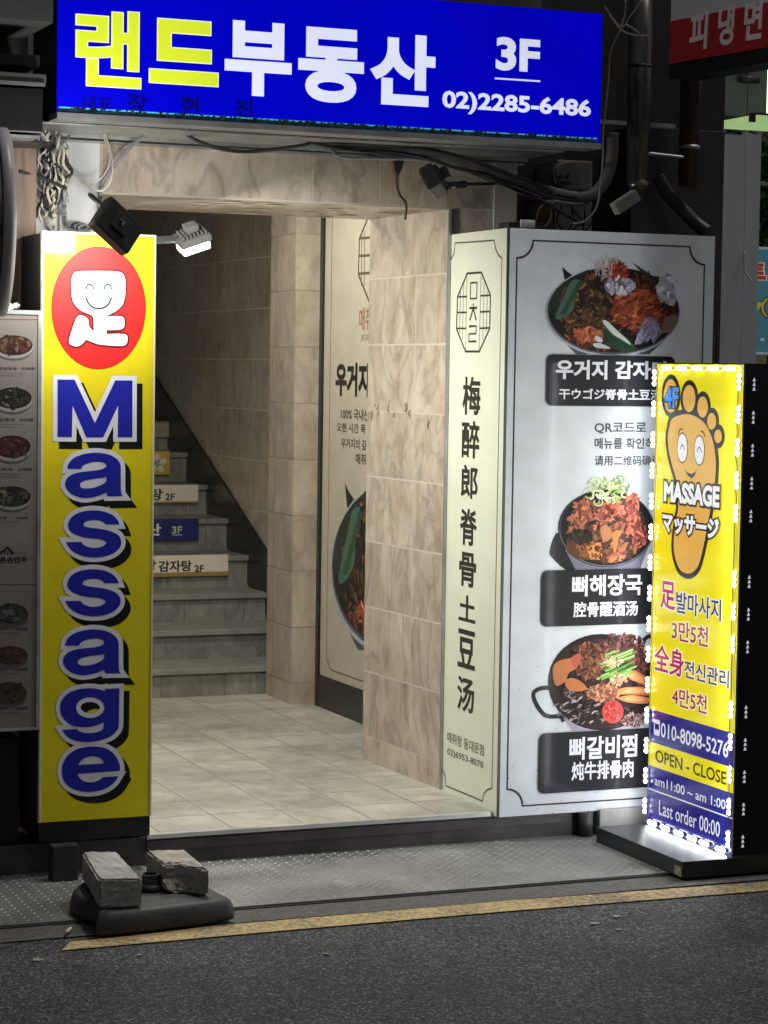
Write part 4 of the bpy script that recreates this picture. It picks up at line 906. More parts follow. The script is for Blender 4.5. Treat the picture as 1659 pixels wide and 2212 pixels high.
cable('conduit', [(z2(170, 785), 6.95), (z2(330, 792), 6.93), (z2(500, 795), 6.92), (z2(760, 828), 6.90), (z2(1050, 895), 6.90), (z2(1280, 985), 6.92), (z2(1480, 1055), 6.95), (zr(60, 1345), 6.97), (zr(230, 1385), 7.0), (zr(370, 1395), 7.02), (zr(470, 1330), 7.05), (zr(530, 1220), 7.06), (zr(555, 1090), 7.06), (zr(560, 940), 7.06)], .021, pbr('taped_grey_hose', (.13, .125, .12), .5, 0, .5, 14, .6, 30), 'thick grey taped hose sagging under the blue sign', 'hose', 12, None, lambda i, k: 1+.06*math.sin(i*1.9))
cable('cable', [(z1(985, 705), 6.93), (z1(1060, 760), 6.92), (z1(1180, 805), 6.91), (z1(1320, 826), 6.9), (z1(1480, 815), 6.9), (z1(1659, 790), 6.91), (z2(180, 778), 6.92), (z2(350, 812), 6.9), (z2(620, 830), 6.89), (z2(800, 862), 6.88), (z2(960, 915), 6.86), (z2(1120, 955), 6.86), (z2(1240, 1010), 6.88), (z2(1400, 1085), 6.9), (z2(1560, 1170), 6.92), (z2(1659, 1225), 6.95)], .0062, M_wire_k, 'long black cable sagging under the blue sign towards the white box sign')
cable('cable', [(z1(890, 705), 7.0), (z1(800, 735), 7.0), (z1(720, 790), 7.0), (z1(640, 880), 7.0), (z1(570, 975), 7.02), (z1(545, 1060), 7.03), (z1(540, 1170), 7.03), (z1(538, 1230), 7.03)], .0062, M_wire_g, 'grey cable curving down from the ledge to the black floodlight')
cable('cable', [(z1(552, 690), 7.05), (z1(575, 780), 7.03), (z1(600, 860), 7.0), (z1(575, 940), 6.98), (z1(520, 990), 6.98), (z1(450, 985), 7.0), (z1(370, 920), 7.04)], .0022, M_wire_w, 'thin cream cable loop hanging in front of the white steel pier, upper loop')
cable('cable', [(z1(556, 690), 7.04), (z1(595, 800), 7.01), (z1(614, 900), 6.97), (z1(600, 990), 6.95), (z1(555, 1038), 6.95), (z1(480, 1020), 6.97), (z1(400, 940), 7.02), (z1(350, 905), 7.05)], .0026, M_wire_w, 'thin cream cable loop hanging lower past the tiled lintel')
b = MB()
b.tube([at(z2(620, 830), Y=6.9), at(z2(645, 900), Y=6.95), at(z2(640, 990), Y=7.0), at(z2(655, 1060), Y=7.03), at(z2(690, 1110), Y=7.05), at(z2(685, 1195), Y=7.06)], .0045, 6)
b.prism([at(z2(*q), Y=6.93) for q in ((612, 832), (690, 838), (668, 920), (645, 960), (628, 900))], (0, .012, 0))
tag(b.build('cable', M_wire_k), 'frayed black tape strip and cable end dangling over the lintel', 'cable')
cable('wire', [(zr(650, 0), 6.75), (zr(640, 120), 6.75), (zr(600, 240), 6.75), (zr(545, 360), 6.76), (zr(530, 560), 6.77), (zr(505, 800), 6.78), (zr(490, 950), 6.78), (zr(492, 1100), 6.8), (zr(475, 1300), 6.82), (zr(450, 1460), 6.84), (zr(370, 1560), 6.86), (zr(280, 1580), 6.88)], .0035, M_wire_g, 'grey cable running down beside the right end of the blue sign')
cable('wire', [(zr(770, 0), 6.75), (zr(690, 110), 6.75), (zr(630, 190), 6.75), (zr(560, 130), 6.75), (zr(500, 40), 6.75)], .0028, M_wire_g, 'thin grey wire crossing the steel duct at the top')
cable('wire', [(zr(540, 110), 6.74), (zr(620, 210), 6.74), (zr(720, 250), 6.74), (zr(820, 252), 6.76)], .0028, M_wire_g, 'thin wire end sticking out sideways across the duct')
cable('wire', [(zr(650, 170), 6.73), (zr(740, 230), 6.73), (zr(790, 330), 6.74), (zr(798, 480), 6.75), (zr(795, 560), 6.76)], .003, M_wire_g, 'grey wire curving down along the right side of the large duct')
cable('wire', [(zr(20, 1560), 7.2), (zr(40, 1480), 7.2), (zr(90, 1445), 7.2), (zr(130, 1490), 7.2), (zr(110, 1570), 7.2), (zr(80, 1600), 7.2)], .0032, pbr('tan_wire', (.45, .34, .18), .5, 0, .1, 9, 0), 'tan wire loop behind the top of the white box sign')
wt = empty('wire_tangle', at(z8(290, 600), Y=7.08), 'dense tangle of black, grey and white wires beside the white steel pier', 'wires')
for i in range(34):
    x0 = random.uniform(170, 370); pts_ = []; x = x0; sp_ = random.choice((1, 1, 1.7))
    y = random.uniform(40, 260); ye = random.uniform(520, 850)
    while y < ye:
        pts_.append(at(z8(min(410, max(150, x)), y), Y=7.10-random.uniform(.0, .10))); y += random.uniform(50, 110); x += random.gauss(0, 34*sp_)
        x += (270-x)*.25
    if len(pts_) < 3: continue
    b = MB(); b.tube(pts_, random.choice((.0022, .003, .0042, .0052)), 5, 0, 4); b.build('wire', random.choice((M_wire_k, M_wire_k, M_wire_g, M_wire_w, M_wire_w)), wt)
for i in range(9):
    cx, cy = random.uniform(210, 360), random.uniform(280, 700); rx, ry = random.uniform(25, 60), random.uniform(50, 110)
    b = MB(); b.tube([at(z8(cx+rx*math.cos(t), cy+ry*math.sin(t)), Y=7.07-.05*random.random()) for t in [random.random()+i2*.7 for i2 in range(9)]], .0026, 5, 0, 3); b.build('wire', random.choice((M_wire_k, M_wire_w, M_wire_g)), wt)
for i in range(6):
    b = MB(); b.tube([at(z8(440+50*math.cos(t)+i*14, 805+22*math.sin(t)+i*4), Y=7.0-.01*i) for t in [i2*.8 for i2 in range(9)]], .003, 5, 0, 3); b.build('wire', random.choice((M_wire_k, M_wire_g)), wt)
cable('rod', [(z8(30, 415), 6.95), (z8(180, 455), 6.97), (z8(370, 540), 7.0)], .0055, M_wire_k, 'black rod slanting from the round sign into the wires', 'rod')

# ------------------------------------------------------------------ right-hand side: recess, ducts, panels
rc = empty('recess_wall', (4.0, 7.6, 0), 'dark sooty recessed wall behind the ducts above the white box sign', 'wall')
MB().box(3.406, at((1561, 400), Y=7.55).x, 7.55, 7.7, 0, 4.5).build('wall', M_recess, rc)
MB().box(4.0, at((1558, 400), Y=7.42).x, 7.40, 7.549, 1.4, 2.45, bev=.005).build('hood_panel', pbr('dark_hood_steel', (.06, .055, .055), .4, .3, .3, 3, .1, 20), rc)
MB().box(3.42, 4.2, 7.44, 7.4495+.02, 2.455, 2.47).build('ledge', M_steel, rc)
du = empty('exhaust_duct', at(zr(735, 700), Y=7.2), 'large shiny steel exhaust duct running down right of the blue sign', 'duct', 'steel exhaust ducts')
d0, d1 = at(zr(740, -300), Y=7.22), at(zr(735, 1285), Y=7.22); rd = (at(zr(808, 1000), Y=7.22)-at(zr(660, 1000), Y=7.22)).length/2
MB().cyl(d1, (d1.x, d1.y, d0.z), rd, n=28).build('pipe', M_duct, du)
MB().cyl((d1.x, d1.y, d1.z-.03), (d1.x, d1.y, d1.z-.0005), rd*.7, rd*1.02, n=28).build('end_cone', M_duct, du)
b = MB(); b.cyl((d1.x, d1.y, d1.z+.40), (d1.x, d1.y, d1.z+.412), rd*1.03, n=28); b.build('clamp', M_dark, du)
d2 = empty('exhaust_duct', at(zr(1100, 700), Y=7.25), 'smaller brown steel exhaust duct right of the large one', 'duct', 'steel exhaust ducts')
e0 = at(zr(1095, 1315), Y=7.27); re = (at(zr(1160, 1000), Y=7.27)-at(zr(1035, 1000), Y=7.27)).length/2
MB().cyl(e0, (e0.x, e0.y, 3.4), re, n=24).build('pipe', pbr('brown_duct_steel', (.12, .09, .07), .35, .8, .35, 4, .1, 20), d2)
MB().cyl((e0.x, e0.y, e0.z+.13), (e0.x, e0.y, e0.z+.145), re*1.05, n=24).build('clamp', M_steel, d2)
b = MB(); b.tube([at(zr(815, 1085), Y=7.15), at(zr(930, 1098), Y=7.15), at(zr(1060, 1112), Y=7.15)], .006, 6); tag(b.build('bracket_bar', M_steel), 'thin steel bar bracket between the two exhaust ducts', 'bracket')
cable('flexible_hose', [(zr(880, 1250), 7.35), (zr(950, 1370), 7.33), (zr(1060, 1490), 7.3), (zr(1150, 1580), 7.28), (zr(1230, 1640), 7.25)], .024, M_dark, 'black ribbed flexible hose above the right end of the white box sign', 'hose', 12, None, lambda i, k: 1+.12*(i % 2), 10)
mt = empty('electric_meter', at(zr(230, 1250), Y=7.3), 'dirty round electric meter on a pale board behind the hose', 'meter')
q0, q1 = at(zr(150, 1130), Y=7.4), at(zr(400, 1350), Y=7.4)
MB().box(q0.x, q1.x, 7.38, 7.549, q1.z, q0.z, bev=.006).build('board', pbr('pale_board', (.24, .22, .18), .7, 0, .35, 8, .2, 40), mt)
qc = at(zr(225, 1245), Y=7.36); MB().cyl((qc.x, 7.379, qc.z), (qc.x, 7.33, qc.z), .052, .047, n=24).build('dial_cover', pbr('dirty_glass_cover', (.2, .185, .16), .3, 0, .3, 12, .1, 30), mt)
b = MB()
for q in ((190, 1250), (240, 1245)): c = at(zr(*q), Y=7.33); b.cyl((c.x, 7.3295, c.z), (c.x, 7.322, c.z), .008, n=10)
b.box(qc.x-.035, qc.x+.005, 7.3225, 7.3285, qc.z-.035, qc.z-.022); b.build('fitting', M_dark, mt)
q0, q1 = at(zr(135, 1420), Y=7.35), at(zr(395, 1700), Y=7.35)
tag(MB().box(q0.x, q1.x, 7.33, 7.545, q1.z, q0.z, bev=.006).build('cable_box', pbr('pale_cable_box', (.24, .23, .2), .6, 0, .3, 8, .1, 40)), 'pale cable box behind the top edge of the white box sign', 'box')
for i in range(6):
    x = 150+i*45
    cable('wire', [(zr(x, 1380), 7.2), (zr(x+random.uniform(-20, 40), 1470), 7.18), (zr(x+random.uniform(-30, 60), 1560), 7.2), (zr(x+random.uniform(-30, 30), 1640), 7.2)], .0035, M_wire_k, ['leftmost', 'second', 'third', 'fourth', 'fifth', 'rightmost'][i]+' of the six short black wires over the pale cable box', 'wire', 5, 'short black wires over the cable box')
q0 = at(zr(650, 1430), Y=7.1)
tag(MB().box(-.05, .05, -.02, .02, -.022, .022, bev=.004, mat=Matrix.Translation(q0) @ Matrix.Rotation(R_(-32), 4, 'Y')).build('junction_box', pbr('white_plastic', (.3, .29, .26), .5, 0, .15, 9, .05, 40)), 'small white junction box tilted under the large duct', 'junction box')
q0 = at(z9(450, 48), Y=6.72)
b = empty('cable_clip', q0, 'small black and white clip standing on the white box sign', 'clip')
MB().box(q0.x-.06, q0.x+.07, 6.70, 6.78, BZ1, BZ1+.022, bev=.004).build('base', M_black, b)
MB().box(q0.x-.022, q0.x+.03, 6.69, 6.699, BZ1+.004, BZ1+.03, bev=.003).build('tab', pbr('white_tab', (.7, .7, .68), .5, 0, .1, 9, 0), b)
zp7 = zm(2600, 200, 424, 750)
YP = 7.75
pn = empty('grey_panel_column', (4.7, YP, 0), 'pale grey metal clad column right of the white box sign', 'column')
g0, g1_, g2_ = at(zp7(455, 580), Y=YP), at(zp7(605, 580), Y=YP), at(zp7(710, 585), Y=YP)
h0, h1 = at(zp7(415, 2150), Y=YP), at(zp7(660, 2150), Y=YP)
MB().box(g0.x, g1_.x-.004, YP, YP+.3, 0, g0.z).build('wide_panel', M_panel, pn)
MB().box(g1_.x+.002, g2_.x, YP+.005, YP+.3, 0, g2_.z).build('narrow_panel', M_panel, pn)
MB().box(g0.x-.008, g0.x+.004, YP-.004, YP+.01, 0, g0.z-.01).build('edge_strip', M_alu, pn)
cable('wire', [(zp7(585, 1400), YP-.01), (zp7(588, 1530), YP-.02), (zp7(610, 1570), YP-.03), (zp7(636, 1608), YP-.04)], .003, M_wire_w, 'loose pale wire hanging from the seam of the grey column')
YU = 9.2
up_ = empty('upper_wall', (6.0, YU, 2.5), 'grey panelled wall high behind the lantern at the right edge', 'wall')
u0, u1, u2 = at(zp7(458, 95), Y=YU), at(zp7(608, 400), Y=YU), at(zp7(760, 470), Y=YU)
MB().box(u0.x, u1.x-.004, YU, YU+.2, u2.z, u0.z+.8).build('left_panel', M_dpan, up_); MB().box(u1.x, u2.x+1.5, YU, YU+.2, u2.z, u0.z+.8).build('right_panel', M_dpan, up_)
b = MB(); qv = at(zp7(625, 198), Y=YU-.05); b.cyl((qv.x-.05, YU-.04, qv.z), (qv.x+.05, YU-.04, qv.z), .018, n=14); b.cyl((qv.x-.01, YU-.04, qv.z), (qv.x-.01, YU-.04, qv.z+.22), .006, n=8); b.build('small_camera', M_dark, up_)
# green lit wall, bush, blue sign beyond
YG = 10.2
gw0, gw1 = at(zp7(450, 540), Y=YG), at(zp7(900, 2300), Y=YG)
tag(MB().box(gw0.x-.3, gw1.x+2.0, YG, YG+.2, 0, gw0.z+.05).build('garden_wall', pbr('pale_yellow_plaster', (.55, .58, .36), .8, 0, .2, 5, .2, 40)), 'pale yellow plaster wall behind the leaves at the right edge', 'wall')
def leaf_cloud(name, spots, n, size, mat, trunk, label, cat):
    g = empty(name, trunk[0], label, cat)
    m = MB()
    for i in range(n):
        c, r = random.choice(spots); p0 = Vector(c)+Vector((random.gauss(0, r*.5), random.gauss(0, r*.4), random.gauss(0, r*.55)))
        d = Vector((random.gauss(0, 1), random.gauss(0, 1), random.gauss(-.2, .8))).normalized(); s3 = size*random.uniform(.6, 1.3); w_ = d.orthogonal().normalized()*s3*.22
        m.poly([p0, p0+d*s3*.5+w_, p0+d*s3, p0+d*s3*.5-w_])
    m.build('crown', mat, g)
    t = MB(); t.tube(trunk, .02, 8, 0, 4, lambda i, k: 1-.6*i/k); t.build('trunk', M_wood, g)
M_leaf = pbr('dark_green_leaf', (.05, .085, .035), .5, 0, .4, 6, 0, spec=.4)
YT = 9.6
sp = [(at(zp7(730, y), Y=YT), r) for y, r in ((720, .1), (800, .16), (900, .18), (1000, .2), (1100, .22), (1200, .2), (1300, .12))]+[(at(zp7(820, y), Y=YT), .25) for y in (700, 850, 1000, 1150, 1300)]
tb = at(zp7(800, 1400), Y=YT)
leaf_cloud('bush', sp, 1500, .075, M_leaf, [(tb.x, YT, 0), (tb.x+.02, YT, .8), (tb.x-.02, YT, 1.6), (tb.x, YT, 2.3)], 'dark green leafy bush at the right edge against the lit wall', 'bush')
v0 = [(at(zp7(x, 560+random.uniform(-15, 15)), Y=9.9), .05) for x in (470, 500, 540, 580, 640, 690, 740)]
leaf_cloud('vine', v0, 240, .05, M_leaf, [at(zp7(460, 565), Y=9.95), at(zp7(600, 562), Y=9.95), at(zp7(760, 560), Y=9.95)], 'thin leafy vine above the top of the grey column', 'vine')
YQ = 9.0; plq = Plane('Y', YQ)
bq = empty('blue_shop_sign', at(zp7(760, 1800), Y=YQ), 'light blue shop sign with a banana at the right edge', 'sign')
q0, q1 = at(zp7(640, 1362), Y=YQ), at(zp7(900, 2120), Y=YQ)
MB().box(q0.x, q1.x+.5, YQ+.003, YQ+.12, q1.z, q0.z).build('panel', M_dark, bq)
p = Print(plq); p.urect((q0.x, q0.z), (q1.x+.5, q1.z), (80, 136, 156), 0)
p.urect((q0.x, q0.z), (q1.x+.5, q0.z-.012), (170, 190, 190), 1); p.urect((q0.x, q1.z), (q1.x+.5, q1.z+.012), (170, 190, 190), 1)
p.text('트', zp7(560, 1475), zp7(735, 1595), (190, 60, 44), 2, .06, [(.05, (225, 220, 205), 1, (0, 0))])
q = cat_rom([plq.px(zp7(*a)) for a in ((735, 1725), (748, 1728), (722, 1770), (722, 1810), (748, 1850), (735, 1852), (706, 1815), (703, 1765))], 4, True)
p.shape([q], (60, 56, 30), 1, .006); p.shape([q], (206, 190, 70), 2)
p.rect(zp7(700, 2000), zp7(722, 2022), (220, 215, 200), 2); p.blob(plq.px(zp7(675, 1775)), .02, .02, 0, (214, 190, 80), 2, 10, .3)
p.build('print', print_mat('blue_sign_print', emit=.25), bq)
# lantern
YL = 8.6
lc = at(zp7(770, 300), Y=YL)
ln = empty('street_lantern', lc, 'bright greenish white lantern cut by the right edge of the picture', 'lantern')
l0, l1 = at(zp7(712, 110), Y=YL), at(zp7(712, 480), Y=YL); l0.x += .075; l1.x += .075
MB().box(l0.x, l0.x+.16, YL-.08, YL+.08, l1.z, l0.z).build('lamp_shade', emissive('lantern_glass', (.75, 1.0, .62), 2.4), ln)
b = MB()
for dx in (-.006, .08, .16): b.box(l0.x+dx-.004, l0.x+dx+.004, YL-.088, YL-.081, l1.z, l0.z)
b.box(l0.x-.01, l0.x+.17, YL-.09, YL+.09, l0.z+.0005, l0.z+.03); b.build('frame', M_dark, ln)
b = MB(); s0 = at(zp7(520, 515), Y=YL); b.box(s0.x, l0.x+.34, YL-.16, YL+.16, l1.z-.03, l1.z-.0005, bev=.004); b.build('tray', pbr('glowing_green_tray', (.5, .75, .32), .5, 0, .15, 6, 0, emit=.55), ln)  # tray emission imitates lantern light coming through its bottom
b = MB(); b.box(s0.x-.03, s0.x-.001, YL-.17, YL-.161, l1.z-.034, l1.z+.004); b.box(s0.x, l0.x+.34, YL-.176, YL-.161, l1.z-.002, l1.z+.006); b.box(l0.x+.07, l0.x+.09, YL-.01, YL+.01, 0, l1.z-.031); b.build('post', M_dark, ln)
# red sign
far = at((1448, 90), Y=7.06); dR = Vector((math.sin(R_(9)), -math.cos(R_(9)), 0)); nR = Vector((-math.cos(R_(9)), -math.sin(R_(9)), 0))
plR = Plane('P', 0, nR, Vector((far.x, far.y, 0)), dR)
rs = empty('red_sign', far, 'red sign with white brushed Korean letters at the upper right corner', 'sign')
zb_r = plR.px((1448, 138))[1]; zm_r = plR.px((1448, 46))[1]
p = Print(plR); p.urect((0, zb_r), (1.5, zm_r), (150, 36, 42), 0); p.urect((0, zm_r), (1.5, zm_r+.5), (176, 170, 174), 0)
for ch, a, b_ in (('피', zr(1105, 95), zr(1225, 345)), ('냉', zr(1305, 50), zr(1412, 310)), ('면', zr(1490, 10), zr(1612, 270))): p.text(ch, a, b_, (205, 190, 190), 2, .03, (), .06)
p.build('face', M_red, rs)
b = MB(); b.prism([plR.w((0, zb_r), -.003), plR.w((1.5, zb_r), -.003), plR.w((1.5, zm_r+.5), -.003), plR.w((0, zm_r+.5), -.003)], -nR*.12); b.build('housing', M_dark, rs)
b = MB(); b.prism([plR.w((0, zb_r-.05), .0), plR.w((1.5, zb_r-.05), .0), plR.w((1.5, zb_r-.004), .0), plR.w((0, zb_r-.004), .0)], -nR*.12); b.build('bottom_rail', M_dark, rs)

# ------------------------------------------------------------------ left side: neighbour shop
nb = empty('neighbour_shop', (1.2, 6.9, 0), 'dark neighbouring shop front at the left edge behind the menu board', 'building')
w0, w1 = at(z8(45, 400), Y=6.98), at(z8(140, 400), Y=6.98)
MB().box(.2, 1.6195, 7.0, 7.3, 0, 2.05).build('wall', pbr('black_brown_wall', (.02, .017, .015), .7, 0, .3, 4, .2, 30), nb)
MB().box(w0.x-.05, w1.x, 6.955, 6.999, .0, 2.24).build('wood_post', M_wood, nb)
MB().box(.2, 1.66, 6.97, 7.3, 2.245, 4.2).build('upper_front', M_dark, nb)
zl = zm(0, 0, 420, 1032)
def lb(name, a, b, y0, y1, mat, bev=.004):
    A_, B_ = at(zl(*a), Y=y0), at(zl(*b), Y=y0); return MB().box(A_.x, B_.x, y0, y1, B_.z, A_.z, bev=bev).build(name, mat, nb)
M_fas = pbr('grey_fascia', (.11, .105, .1), .6, 0, .2, 3, .1, 30)
lb('fascia', (-400, -700), (515, 225), 6.62, 6.965, M_fas); lb('lower_fascia', (-400, 480), (385, 650), 6.66, 6.965, M_dark); lb('gutter', (-400, 665), (450, 800), 6.60, 6.80, M_fas)
lb('gutter_edge', (-400, 785), (440, 803), 6.59, 6.5995, M_steel, 0); lb('shutter_box', (-400, 812), (415, 1290), 6.67, 6.95, M_black); lb('shutter_rail', (-400, 1298), (375, 1312), 6.665, 6.75, M_steel, 0)
lb('shutter_soffit', (-400, 1325), (540, 1385), 6.75, 6.96, M_black)
tag(MB().box(-1.5, 1.59, 6.75, 6.99, .0, .42).build('shop_plinth', pbr('black_stone_plinth', (.02, .019, .018), .6, 0, .3, 6, .2, 40)), 'black stone plinth below the menu board', 'plinth')
# menu board
YN = 6.60; pln2 = Plane('Y', YN); mb_tr, mb_br = pln2.px((88, 677)), pln2.px((84.5, 1570))
mn = empty('menu_board', (1.3, YN, mb_br[1]), 'dim grey menu board with photos of soup bowls at the left edge', 'menu board')
bx1 = mb_tr[0]-.002; bx0 = bx1-.62
MB().box(bx0, bx1, YN+.003, YN+.09, mb_br[1], mb_tr[1]).build('panel', M_dark, mn)
b = MB(); b.box(bx0, bx1+.004, YN-.004, YN+.003, mb_tr[1]-.004, mb_tr[1]+.008); b.box(bx1-.006, bx1+.004, YN-.004, YN+.003, mb_br[1], mb_tr[1]-.0041); b.box(bx0, bx1+.004, YN-.004, YN+.003, mb_br[1]-.008, mb_br[1]-.0001); b.build('frame', M_steel, mn)
zD = zm(0, 1180, 260, 701); zE = zm(0, 2000, 260, 639)
p = Print(pln2); p.urect((bx0, mb_br[1]), (bx1-.0061, mb_tr[1]-.0041), (124, 118, 112), 0)
p.poly([zD(-600, 202), zD(405, 210), zD(405, 216), zD(-600, 208)], (96, 40, 40), 1); p.poly([zE(-600, 740), zE(343, 738), zE(343, 744), zE(-600, 746)], (96, 40, 40), 1)
sD = 260/701/1.82278; sE = 260/639/1.82278
rd_ = [(150, 60, 40), (120, 46, 36), (170, 110, 70), (90, 50, 36)]; gn_ = [(70, 74, 50), (110, 110, 70), (170, 160, 110), (50, 50, 40)]; br_ = [(130, 86, 56), (150, 104, 66), (100, 66, 46)]; gy_ = [(110, 112, 104), (84, 90, 84), (140, 136, 124), (70, 72, 66)]
dish(p, zD(145, 485), 208*sD, 118*sD, (120, 50, 36), rd_, 2); dish(p, zD(135, 1045), 208*sD, 125*sD, (66, 62, 46), gn_, 2); dish(p, zD(125, 1560), 208*sD, 132*sD, (128, 48, 40), rd_, 2); dish(p, zD(125, 2090), 210*sD, 120*sD, (70, 70, 60), gy_+gn_, 2)
dish(p, zE(110, 1020), 165*sE, 105*sE, (100, 102, 94), gy_, 2, (80, 78, 74)); dish(p, zE(105, 1425), 165*sE, 98*sE, (120, 82, 56), br_, 2, (80, 78, 74)); dish(p, zE(95, 1785), 165*sE, 110*sE, (130, 90, 56), br_, 2, (80, 78, 74))
TX = (58, 54, 52)
for z, a, b_, t1, t2 in ((zD, 712, 752, '손곤만둣국', '9,000원'), (zD, 1255, 1295, '냉만둣국', '8,500원'), (zD, 1785, 1818, '칼국수', '8,000원')):
    dx = -20*(a > 1000)-14*(a > 1500)
    p.text(t1, z(-60, a), z(178+dx, b_), TX, 1, .02); p.text(t2, z(228+dx, a), z(370+dx, b_), TX, 1, .02)
    p.text('Hand made dumpling soup', z(-60, a+58), z(270+dx, a+76), TX, 1); p.text('手作り餃子スープ', z(-20, a+86), z(250+dx, a+106), TX, 1)
for a, b_, t1, t2 in ((82, 110, '국수', '7,500원'), (1155, 1185, '군만두', '6,000원'), (1548, 1578, '찐만두', '5,000원'), (1925, 1955, '모듬만두', '17,000원')):
    p.text(t1, zE(-40, a), zE(72, b_), TX, 1, .02); p.text(t2, zE(150, a), zE(266, b_), TX, 1, .02); p.text('Hand made dumpling', zE(20, a+48), zE(186, a+62), TX, 1)
p.text('촌손만두', zE(-5, 472), zE(268, 530), (30, 28, 28), 1, .03); p.stroke([zE(0, 432), zE(45, 412), zE(74, 380), zE(100, 415), zE(135, 436)], .006, (30, 28, 28), 1, 3); p.text('since', zE(148, 430), zE(258, 444), TX, 1)
for x in (12, 45, 74, 108): p.stroke([zE(x, 425), zE(x, 452)], .004, (30, 28, 28), 1)
p.build('print', M_menu, mn)
# round projecting sign
YR = 6.52
rn = empty('round_sign', at((0, 478), Y=YR), 'dark round projecting sign with a grey rim at the left edge', 'sign')
cR = at((-16, 480), Y=YR); RR = .27; ax = Vector((-.999, .10, 0)).normalized()
b = MB(); b.cyl(cR, cR-ax*.034, RR, n=64); b.build('rim', pbr('grey_rim_plastic', (.45, .43, .43), .35, 0, .1, 5, .03, 30), rn)
b = MB(); b.cyl(cR+ax*.004, cR+ax*.0002, RR*.93, n=64); b.build('face', pbr('dark_blue_face', (.02, .045, .08), .3, 0, .2, 5, 0), rn)
b = MB(); b.tube([cR-ax*.03+Vector((0, .26, 0)), cR-ax*.03+Vector((0, .47, 0))], .018, 8); b.build('arm', M_dark, rn)
q0 = at(zD(60, 95), Y=6.66)
b = empty('plastic_bag', (q0.x, 6.66, mb_tr[1]), 'crumpled white plastic scrap lying on the menu board', 'plastic')
m = MB()
for i in range(9):
    c = Vector((q0.x+random.uniform(-.05, .03), 6.65+random.uniform(-.02, .02), mb_tr[1]+.012+random.uniform(0, .012))); r = random.uniform(.01, .016)
    vs_ = [c+Vector((random.gauss(0, 1), random.gauss(0, 1), random.gauss(0, 1))).normalized()*r for k in range(10)]
    bb = [m.bm.verts.new(v) for v in vs_]; bmesh.ops.convex_hull(m.bm, input=bb)
m.build('scrap', pbr('white_plastic_film', (.65, .65, .62), .4, 0, .2, 20, .2, 60), b)
# stone block below the yellow sign
q0, q1 = at((113, 1829), Y=6.56), at((170, 1902), Y=6.56)
tag(MB().box(q0.x, q1.x, 6.56, 6.61, .0125, q0.z, bev=.004).build('stone_block', pbr('dark_grey_block', (.022, .021, .02), .8, 0, .3, 8, .4, 40)), 'dark grey block standing at the foot of the yellow sign', 'block')

# ------------------------------------------------------------------ rubber base with bricks
zW = zm(0, 2600, 1000)
bl, brr = at(zW(600, 1790), Z=.01), at(zW(1500, 1700), Z=.01)
base_top = .075
fl_ = at(zW(640, 1800), Z=.012); fr_ = at(zW(1490, 1700), Z=.012); lf = at(zW(455, 1600), Z=.03)
rb = empty('sign_base', ((fl_.x+fr_.x)/2, 6.1, .012), 'black rubber sign base weighed down by two concrete bricks', 'sign base')
outl = [fl_, (fl_+fr_)/2+Vector((0, -.012, 0)), fr_, fr_+Vector((.012, .05, 0)), fr_+Vector((-.02, .28, 0)), fr_+Vector((-.09, .36, 0)), Vector((lf.x+.16, fl_.y+.42, 0)), Vector((lf.x+.07, fl_.y+.40, 0)), Vector((lf.x+.005, fl_.y+.30, 0)), Vector((lf.x, fl_.y+.20, 0)), Vector((lf.x+.045, fl_.y+.06, 0))]
outl = cat_rom([Vector((v.x, v.y, 0)) for v in outl], 4, True)
cen = sum(outl, Vector())/len(outl); m = MB(); rings = []
for sc2, z in ((1.0, .0135), (1.01, .03), (.995, .05), (.965, .066), (.92, .074), (.88, .072), (.3, .069)):
    rings.append([m.bm.verts.new(Vector((cen.x+(v.x-cen.x)*sc2, cen.y+(v.y-cen.y)*sc2, z))) for v in outl])
n = len(outl)
for a in range(len(rings)-1):
    for i in range(n): f = m.bm.faces.new([rings[a][i], rings[a][(i+1) % n], rings[a+1][(i+1) % n], rings[a+1][i]]); f.smooth = True
m.bm.faces.new(rings[-1]); m.bm.faces.new(rings[0][::-1])
m.build('body', M_rubber, rb)
rc_ = at(zW(985, 1490), Z=.075)
b = MB(); b.cyl((rc_.x, rc_.y, .068), (rc_.x, rc_.y, .088), .034, .030, n=24); b.cyl((rc_.x, rc_.y, .0885), (rc_.x, rc_.y, .118), .026, .024, n=24, cap=False); b.cyl((rc_.x, rc_.y, .117), (rc_.x, rc_.y, .1175), .026, .02, n=24, cap=False)
b.build('pole_socket', M_rubber, rb)
def brick(pts_top, drop, mat, label, chip=None):
    """pts_top: the four top corners (back-left, back-right, front-right, front-left)"""
    bm = bmesh.new(); T = [Vector(p) for p in pts_top]; vt = [bm.verts.new(p) for p in T]; vb = [bm.verts.new(Vector((p.x, p.y, p.z-drop))) for p in T]
    bm.faces.new(vt); bm.faces.new(vb[::-1])
    for i in range(4): bm.faces.new([vt[i], vb[i], vb[(i+1) % 4], vt[(i+1) % 4]])
    bmesh.ops.recalc_face_normals(bm, faces=bm.faces[:])
    bmesh.ops.bevel(bm, geom=bm.edges[:], offset=.006, segments=2, affect='EDGES')
    bmesh.ops.subdivide_edges(bm, edges=bm.edges[:], cuts=7, use_grid_fill=True)
    rs_ = random.Random(3)
    for v in bm.verts:
        v.co += Vector((rs_.gauss(0, .0009), rs_.gauss(0, .0009), rs_.gauss(0, .0008)))
        if chip:
            d = (v.co-chip[0]).length
            if d < chip[1]: v.co += (chip[2])*(1-d/chip[1])**.6+Vector((rs_.gauss(0, .003), rs_.gauss(0, .003), rs_.gauss(0, .003)))
    me = bpy.data.meshes.new('concrete_brick'); bm.to_mesh(me); bm.free()
    return tag(link('concrete_brick', me, mat), label, 'brick', 'bricks on the rubber base')
zt1 = .155
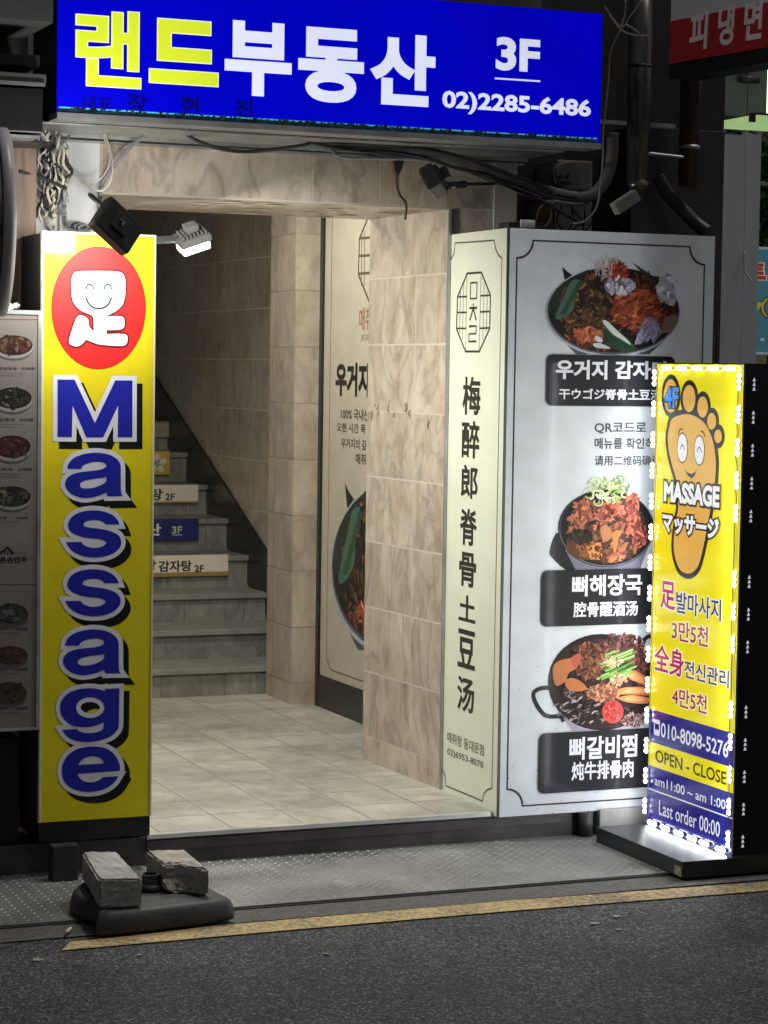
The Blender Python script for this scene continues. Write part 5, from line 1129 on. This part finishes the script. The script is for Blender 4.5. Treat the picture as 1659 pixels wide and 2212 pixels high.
c = [at(zW(*q), Z=zt1) for q in ((535, 1250), (765, 1248), (930, 1425), (645, 1430))]
brick(c, zt1-.075, M_brick, 'smooth grey concrete brick on the left end of the rubber base')
zt2 = .15
c = [at(zW(*q), Z=zt2) for q in ((955, 1240), (1210, 1235), (1365, 1365), (1080, 1340))]
ch = c[3]*.62+c[2]*.38+Vector((0, 0, -.018))
brick(c, zt2-.076, M_brick2, 'rough brick with a broken hollow front on the right of the rubber base', (ch, .062, Vector((.012, .055, -.008))))
# litter
b = MB(); q0, q1 = at(zW(428, 1788), Z=.012), at(zW(462, 1757), Z=.012); b.cyl(q0+Vector((0, 0, .003)), q1+Vector((0, 0, .003)), .0045, n=10)
tag(b.build('cigarette_butt', pbr('cigarette_paper', (.6, .55, .42), .8, 0, .2, 30, 0)), 'cigarette butt lying left of the rubber base', 'cigarette butt')
z6 = zm(900, 3000, 1100); z7 = zm(2000, 3000, 1024)
spots = [('flattened pale paper scrap on the asphalt at the lower left', zW(245, 1955), .022), ('small white speck of litter on the asphalt below the rubber base', zW(915, 1925), .012), ('pale pebble on the asphalt below the yellow line', z6(580, 1140), .012), ('tiny white pebble near the yellow line', z6(1255, 1010), .008), ('flat grey leaf on the asphalt left of the stand sign', z7(690, 985), .02), ('white leaf scrap on the asphalt below the stand sign', z7(712, 1070), .014), ('grey flake on the asphalt just under the yellow line', z7(555, 1030), .022)]
M_lit = pbr('pale_litter', (.24, .235, .22), .8, 0, .3, 40, .2, 80)
for lab, q, s3 in spots:
    c = at(q, Z=.003); m = MB(); k = 9
    m.prism([(c.x+s3*.75*random.uniform(.6, 1.1)*math.cos(2*math.pi*i/k), c.y+s3*.7*random.uniform(.6, 1.1)*math.sin(2*math.pi*i/k), .001) for i in range(k)], (0, 0, .003)); tag(m.build('litter', M_lit), lab, 'litter', 'litter on the road')
# chips knocked out of the marble wall
dJ = Vector((.028, -.64, 0)).normalized(); b = Print(Plane('P', 0, Vector((dJ.y, -dJ.x, 0)), Vector((3.1512, F, 0)), dJ))
for q in ((800, 1330), (775, 1380), (880, 1330), (990, 1325), (1015, 1390), (1140, 1440), (905, 1390), (1000, 1345)):
    for k in range(4): b.blob(b.pl.px(z5(q[0]+random.gauss(0, 8), q[1]+random.gauss(0, 14))), random.uniform(.006, .016), random.uniform(.002, .005), random.uniform(.6, 1.6), random.choice([(134, 108, 82), (150, 124, 98), (112, 90, 68)]), 0+random.random()*.5, 7, .4)
b.build('chipped_tile', M_print, bd)
